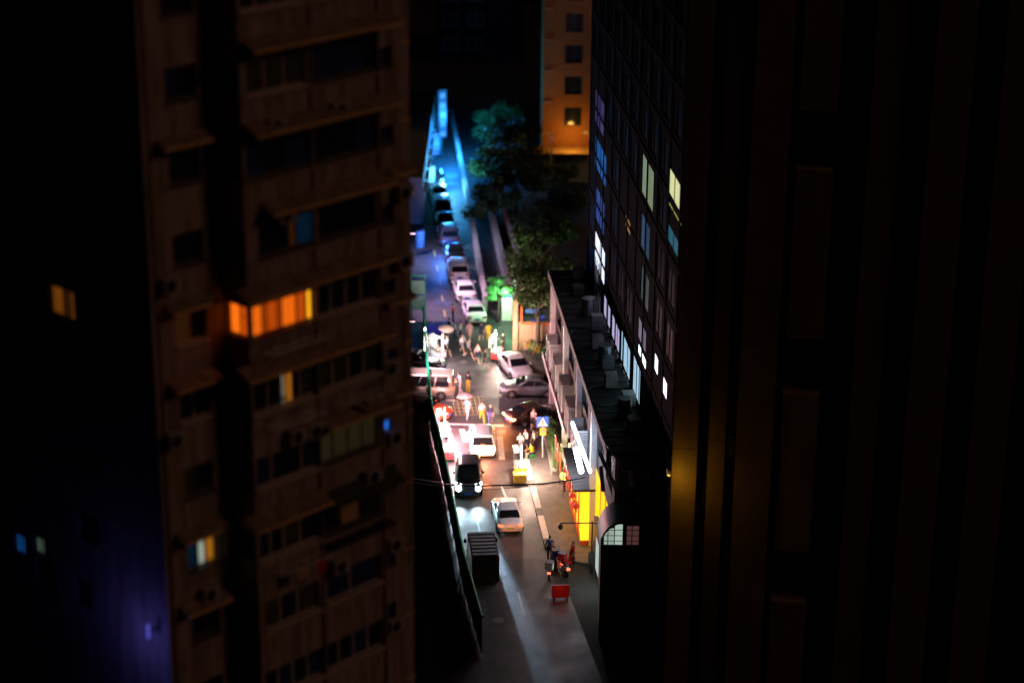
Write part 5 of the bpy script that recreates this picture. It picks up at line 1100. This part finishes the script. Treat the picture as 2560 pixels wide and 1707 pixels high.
stall('bright white food stall at the fence behind the dark car', (1096, 898), 120, M['white_metal'], (1.0, .66, .68), 90, 1.4, WH, M['food'], glow('lit_stall_board_2', (1.0, .88, .85), .7))
stall('food stall with white light tube squeezed between fence and orange car', (1110, 1092), 96, M['white_metal'], (1.0, .42, .46), 900, 1.7, WH, M['yellow_plastic'], glow('lit_stall_board_3', (1.0, .8, .78), 1.4))
stall('second fence-side stall with red cart end, opposite the yellow stall', (1122, 1148), 96, M['red_plastic'], (1.0, .6, .68), 560, 1.6, BW, M['green_plastic'], glow('lit_stall_board_4', (.85, .92, 1.0), 1.4))
stall('yellow food stall piled with snacks beside the near kerb', (1300, 1188), 96, M['yellow_plastic'], (1.0, .68, .5), 420, 1.7, BW, M['food'], None)
yc = at(1299, 1200)
yx = thing('crate', 'bright yellow crate at the near end of the yellow stall', 'crate', (yc.x, yc.y - .35, .006), R(6))
mb = MB(); mb.box(-.42, .42, -.3, .3, .04, .62); mb.build('crate_body', M['yellow_plastic'], yx, bevel=.03); MB().box(-.45, .45, -.33, .33, .622, .68).build('rim', M['yellow_plastic'], yx, bevel=.02)
for k in range(3): MB().box(-.36, .36, -.312, -.301, .14 + k * .15, .2 + k * .15).build('slat', M['tan'], yx)
for i in range(8):
    q = at(1290 + 6 * (i % 4), 1180 - 7 * (i // 4)); 
stp = at(1330, 1148)
so = thing('stool', 'small green plastic stool under the seated customer', 'stool', (stp.x, stp.y, .006), R(20))
MB().box(-.16, .16, -.16, .16, .3, .335).build('seat', M['green_plastic'], so, bevel=.012)
for x in (-.13, .13):
    for y_ in (-.13, .13): MB().tube([(x * 1.15, y_ * 1.15, 0), (x, y_, .3)], .025, 5).build('leg', M['green_plastic'], so)
bt = at(1097, 832)
bb = thing('market_stall', 'bright blue draped market stall beside the crowd', 'market stall', (bt.x, bt.y, .006), R(5))
MB().box(-.95, .95, -.3, .3, .02, .85).build('drape', mat('blue_tarpaulin', (0.03, 0.05, 0.75), .45, var=.3, scale=4), bb, bevel=.04); MB().box(-1.0, 1.0, -.35, .35, .852, .9).build('table_top', M['blue_plastic'], bb)
for i in range(6): MB().sphere((-.75 + .3 * i, rnd.uniform(-.15, .15), .97), .07, 8, 5).build('ware', [M['red_plastic'], M['white_metal'], M['food']][i % 3], bb)
tl = at(1063, 905)
tb = thing('light_pole', 'tall white light tube standing at the fence by the stall', 'light', (tl.x, tl.y, .006))
MB().tube([(0, 0, 0), (0, 0, .6)], .05, 6).build('base', M['steel'], tb); MB().tube([(0, 0, .6), (0, 0, 2.9)], .06, 8).build('light_tube', WH, tb); lamp(tb, (.6, -.5, 1.9), (1.0, .75, .8), 420, .2)

# ------------------------------------------------------------------ signs, lamp post, cable
sp = at(1356, 1142, .13)
sg = thing('road_sign', 'blue pedestrian crossing sign over a small yellow sign on a white pole', 'road sign', (sp.x, sp.y, .13), R(6))
MB().tube([(0, 0, 0), (0, 0, 3.1)], .045, 8).build('pole', M['white_metal'], sg)
MB().box(-.45, .4, -.09, -.05, 2.35, 3.15).build('sign_panel', M['blue_board'], sg, bevel=.01)
MB().add([(-.36, -.095, 2.45), (.31, -.095, 2.45), (-.02, -.095, 3.07)], [(0, 1, 2)]).build('triangle', mat('sign_white', (.8, .8, .78), .5, var=.05), sg)
mb = MB(); y_ = -.1
mb.add([(-.02 + .05 * math.cos(a), y_, 2.88 + .05 * math.sin(a)) for a in [2 * math.pi * k / 10 for k in range(10)]], [tuple(range(10))])
mb.quad((-.07, y_, 2.62), (.03, y_, 2.62), (.02, y_, 2.82), (-.05, y_, 2.82)); mb.quad((-.13, y_, 2.48), (-.08, y_, 2.48), (0, y_, 2.63), (-.06, y_, 2.63)); mb.quad((.06, y_, 2.48), (.11, y_, 2.48), (.03, y_, 2.63), (-.03, y_, 2.63)); mb.quad((.02, y_, 2.78), (.12, y_, 2.66), (.13, y_, 2.7), (.02, y_, 2.82)); mb.quad((-.05, y_, 2.78), (-.14, y_, 2.68), (-.15, y_, 2.72), (-.05, y_, 2.82))
mb.build('walking_figure', M['black'], sg)
MB().box(-.22, .22, -.085, -.05, 1.7, 2.28).build('sign_panel', mat('orange_yellow_sign', (.85, .42, .02), .5, var=.1), sg)
MB().disc((0, -.09, 2.03), (0, 1, 0), .15, .008, 16).build('roundel', mat('purple_roundel', (.35, .04, .4), .5, var=.05), sg); MB().disc((0, -.096, 2.03), (0, 1, 0), .09, .008, 16).build('roundel_centre', mat('pink_centre', (.8, .3, .1), .5, var=.05), sg)
lp = at(1478, 1432)
sl = thing('street_lamp', 'unlit black street lamp with a long arm beside the pavilion', 'street lamp', (lp.x, lp.y, 0), R(185))
MB().tube([(0, 0, 0), (0, 0, 1.0), (0, 0, 3.6)], [.09, .06, .045], 8).build('pole', M['black'], sl); MB().tube([(-.3, 0, 3.45), (0, 0, 3.5), (2.0, 0, 3.55)], .04, 6).build('arm', M['black'], sl); MB().sphere((2.0, 0, 3.3), .17, 10, 6, (1, 1, 1.2)).build('lamp_head', M['black'], sl); MB().tube([(2.0, 0, 3.55), (2.0, 0, 3.42)], .03, 5).build('hanger', M['black'], sl); MB().box(-.2, .2, -.15, .15, .7, 1.5).build('control_box', M['black'], sl, bevel=.04)
# unseen lamps added to light the junction, their poles behind the apartment corner
for i, (px, hgt, pw, cl, tgt, lb) in enumerate([((1012, 770), 6.5, 5200, (1.0, .6, .9), (1190, 770), 'unseen lamp added at the junction just behind the apartment corner'), ((1008, 1010), 6.5, 5600, (1.0, .55, .66), (1235, 975), 'unseen lamp added behind the green fence to light the junction'), ((1006, 660), 6.5, 2600, (.8, .7, 1.0), (1130, 650), 'unseen lamp further along the far street behind the apartment corner')]):
    q = at(*px); l_ = thing('street_lamp', lb, 'street lamp', (q.x, q.y, 0)); MB().tube([(0, 0, 0), (0, 0, hgt), (.5, 0, hgt + .25)], [.09, .06, .05], 8).build('pole', M['steel'], l_); MB().box(.4, 1.0, -.12, .12, hgt + .2, hgt + .3).build('lamp_head', M['black'], l_); MB().box(.45, .95, -.09, .09, hgt + .16, hgt + .197).build('lens', glow('lamp_lens_%d' % i, cl, 6), l_)
    aim = at(*tgt) - Vector((q.x + .7, q.y, hgt)); lamp(l_, (.7, 0, hgt), cl, pw, .25, 'SPOT', aim.to_track_quat('-Z', 'Y').to_euler(), R(104), 1.0)
c = [at_y(1030, 1196, 122), at_y(1120, 1211, 121.6), at_y(1210, 1214, 121.2), at_y(1355, 1209, 120.6), at_y(1420, 1201, 120.4), at_y(1462, 1193, 120.2)]
t = thing('overhead_cable', 'thick black cable slung across the street from fence to shop', 'cable', c[0]); MB().tube([p - c[0] for p in c], .05, 6).build('cable_run', M['cable'], t)
MB().tube([tuple(at_y(1030, 1206, 122) - c[0]), tuple(at_y(1210, 1225, 121) - c[0]), tuple(at_y(1462, 1203, 120) - c[0])], .018, 5).build('thin_wire', M['cable'], t)
rp_ = at(1401, 1498)
rb = thing('red_light_box', 'red glowing light box standing on the dark near pavement', 'light box', (rp_.x, rp_.y, .01), R(6))
MB().box(-.55, .55, -.1, .1, .15, 1.0).build('lit_face', glow('red_box', (.6, .01, .005), .1), rb, bevel=.05)
for x in (-.4, .4): MB().box(x - .03, x + .03, -.2, .2, 0, .15).build('leg', M['black'], rb)
lamp(rb, (0, -.6, .8), (1, .05, .02), 8, .2)
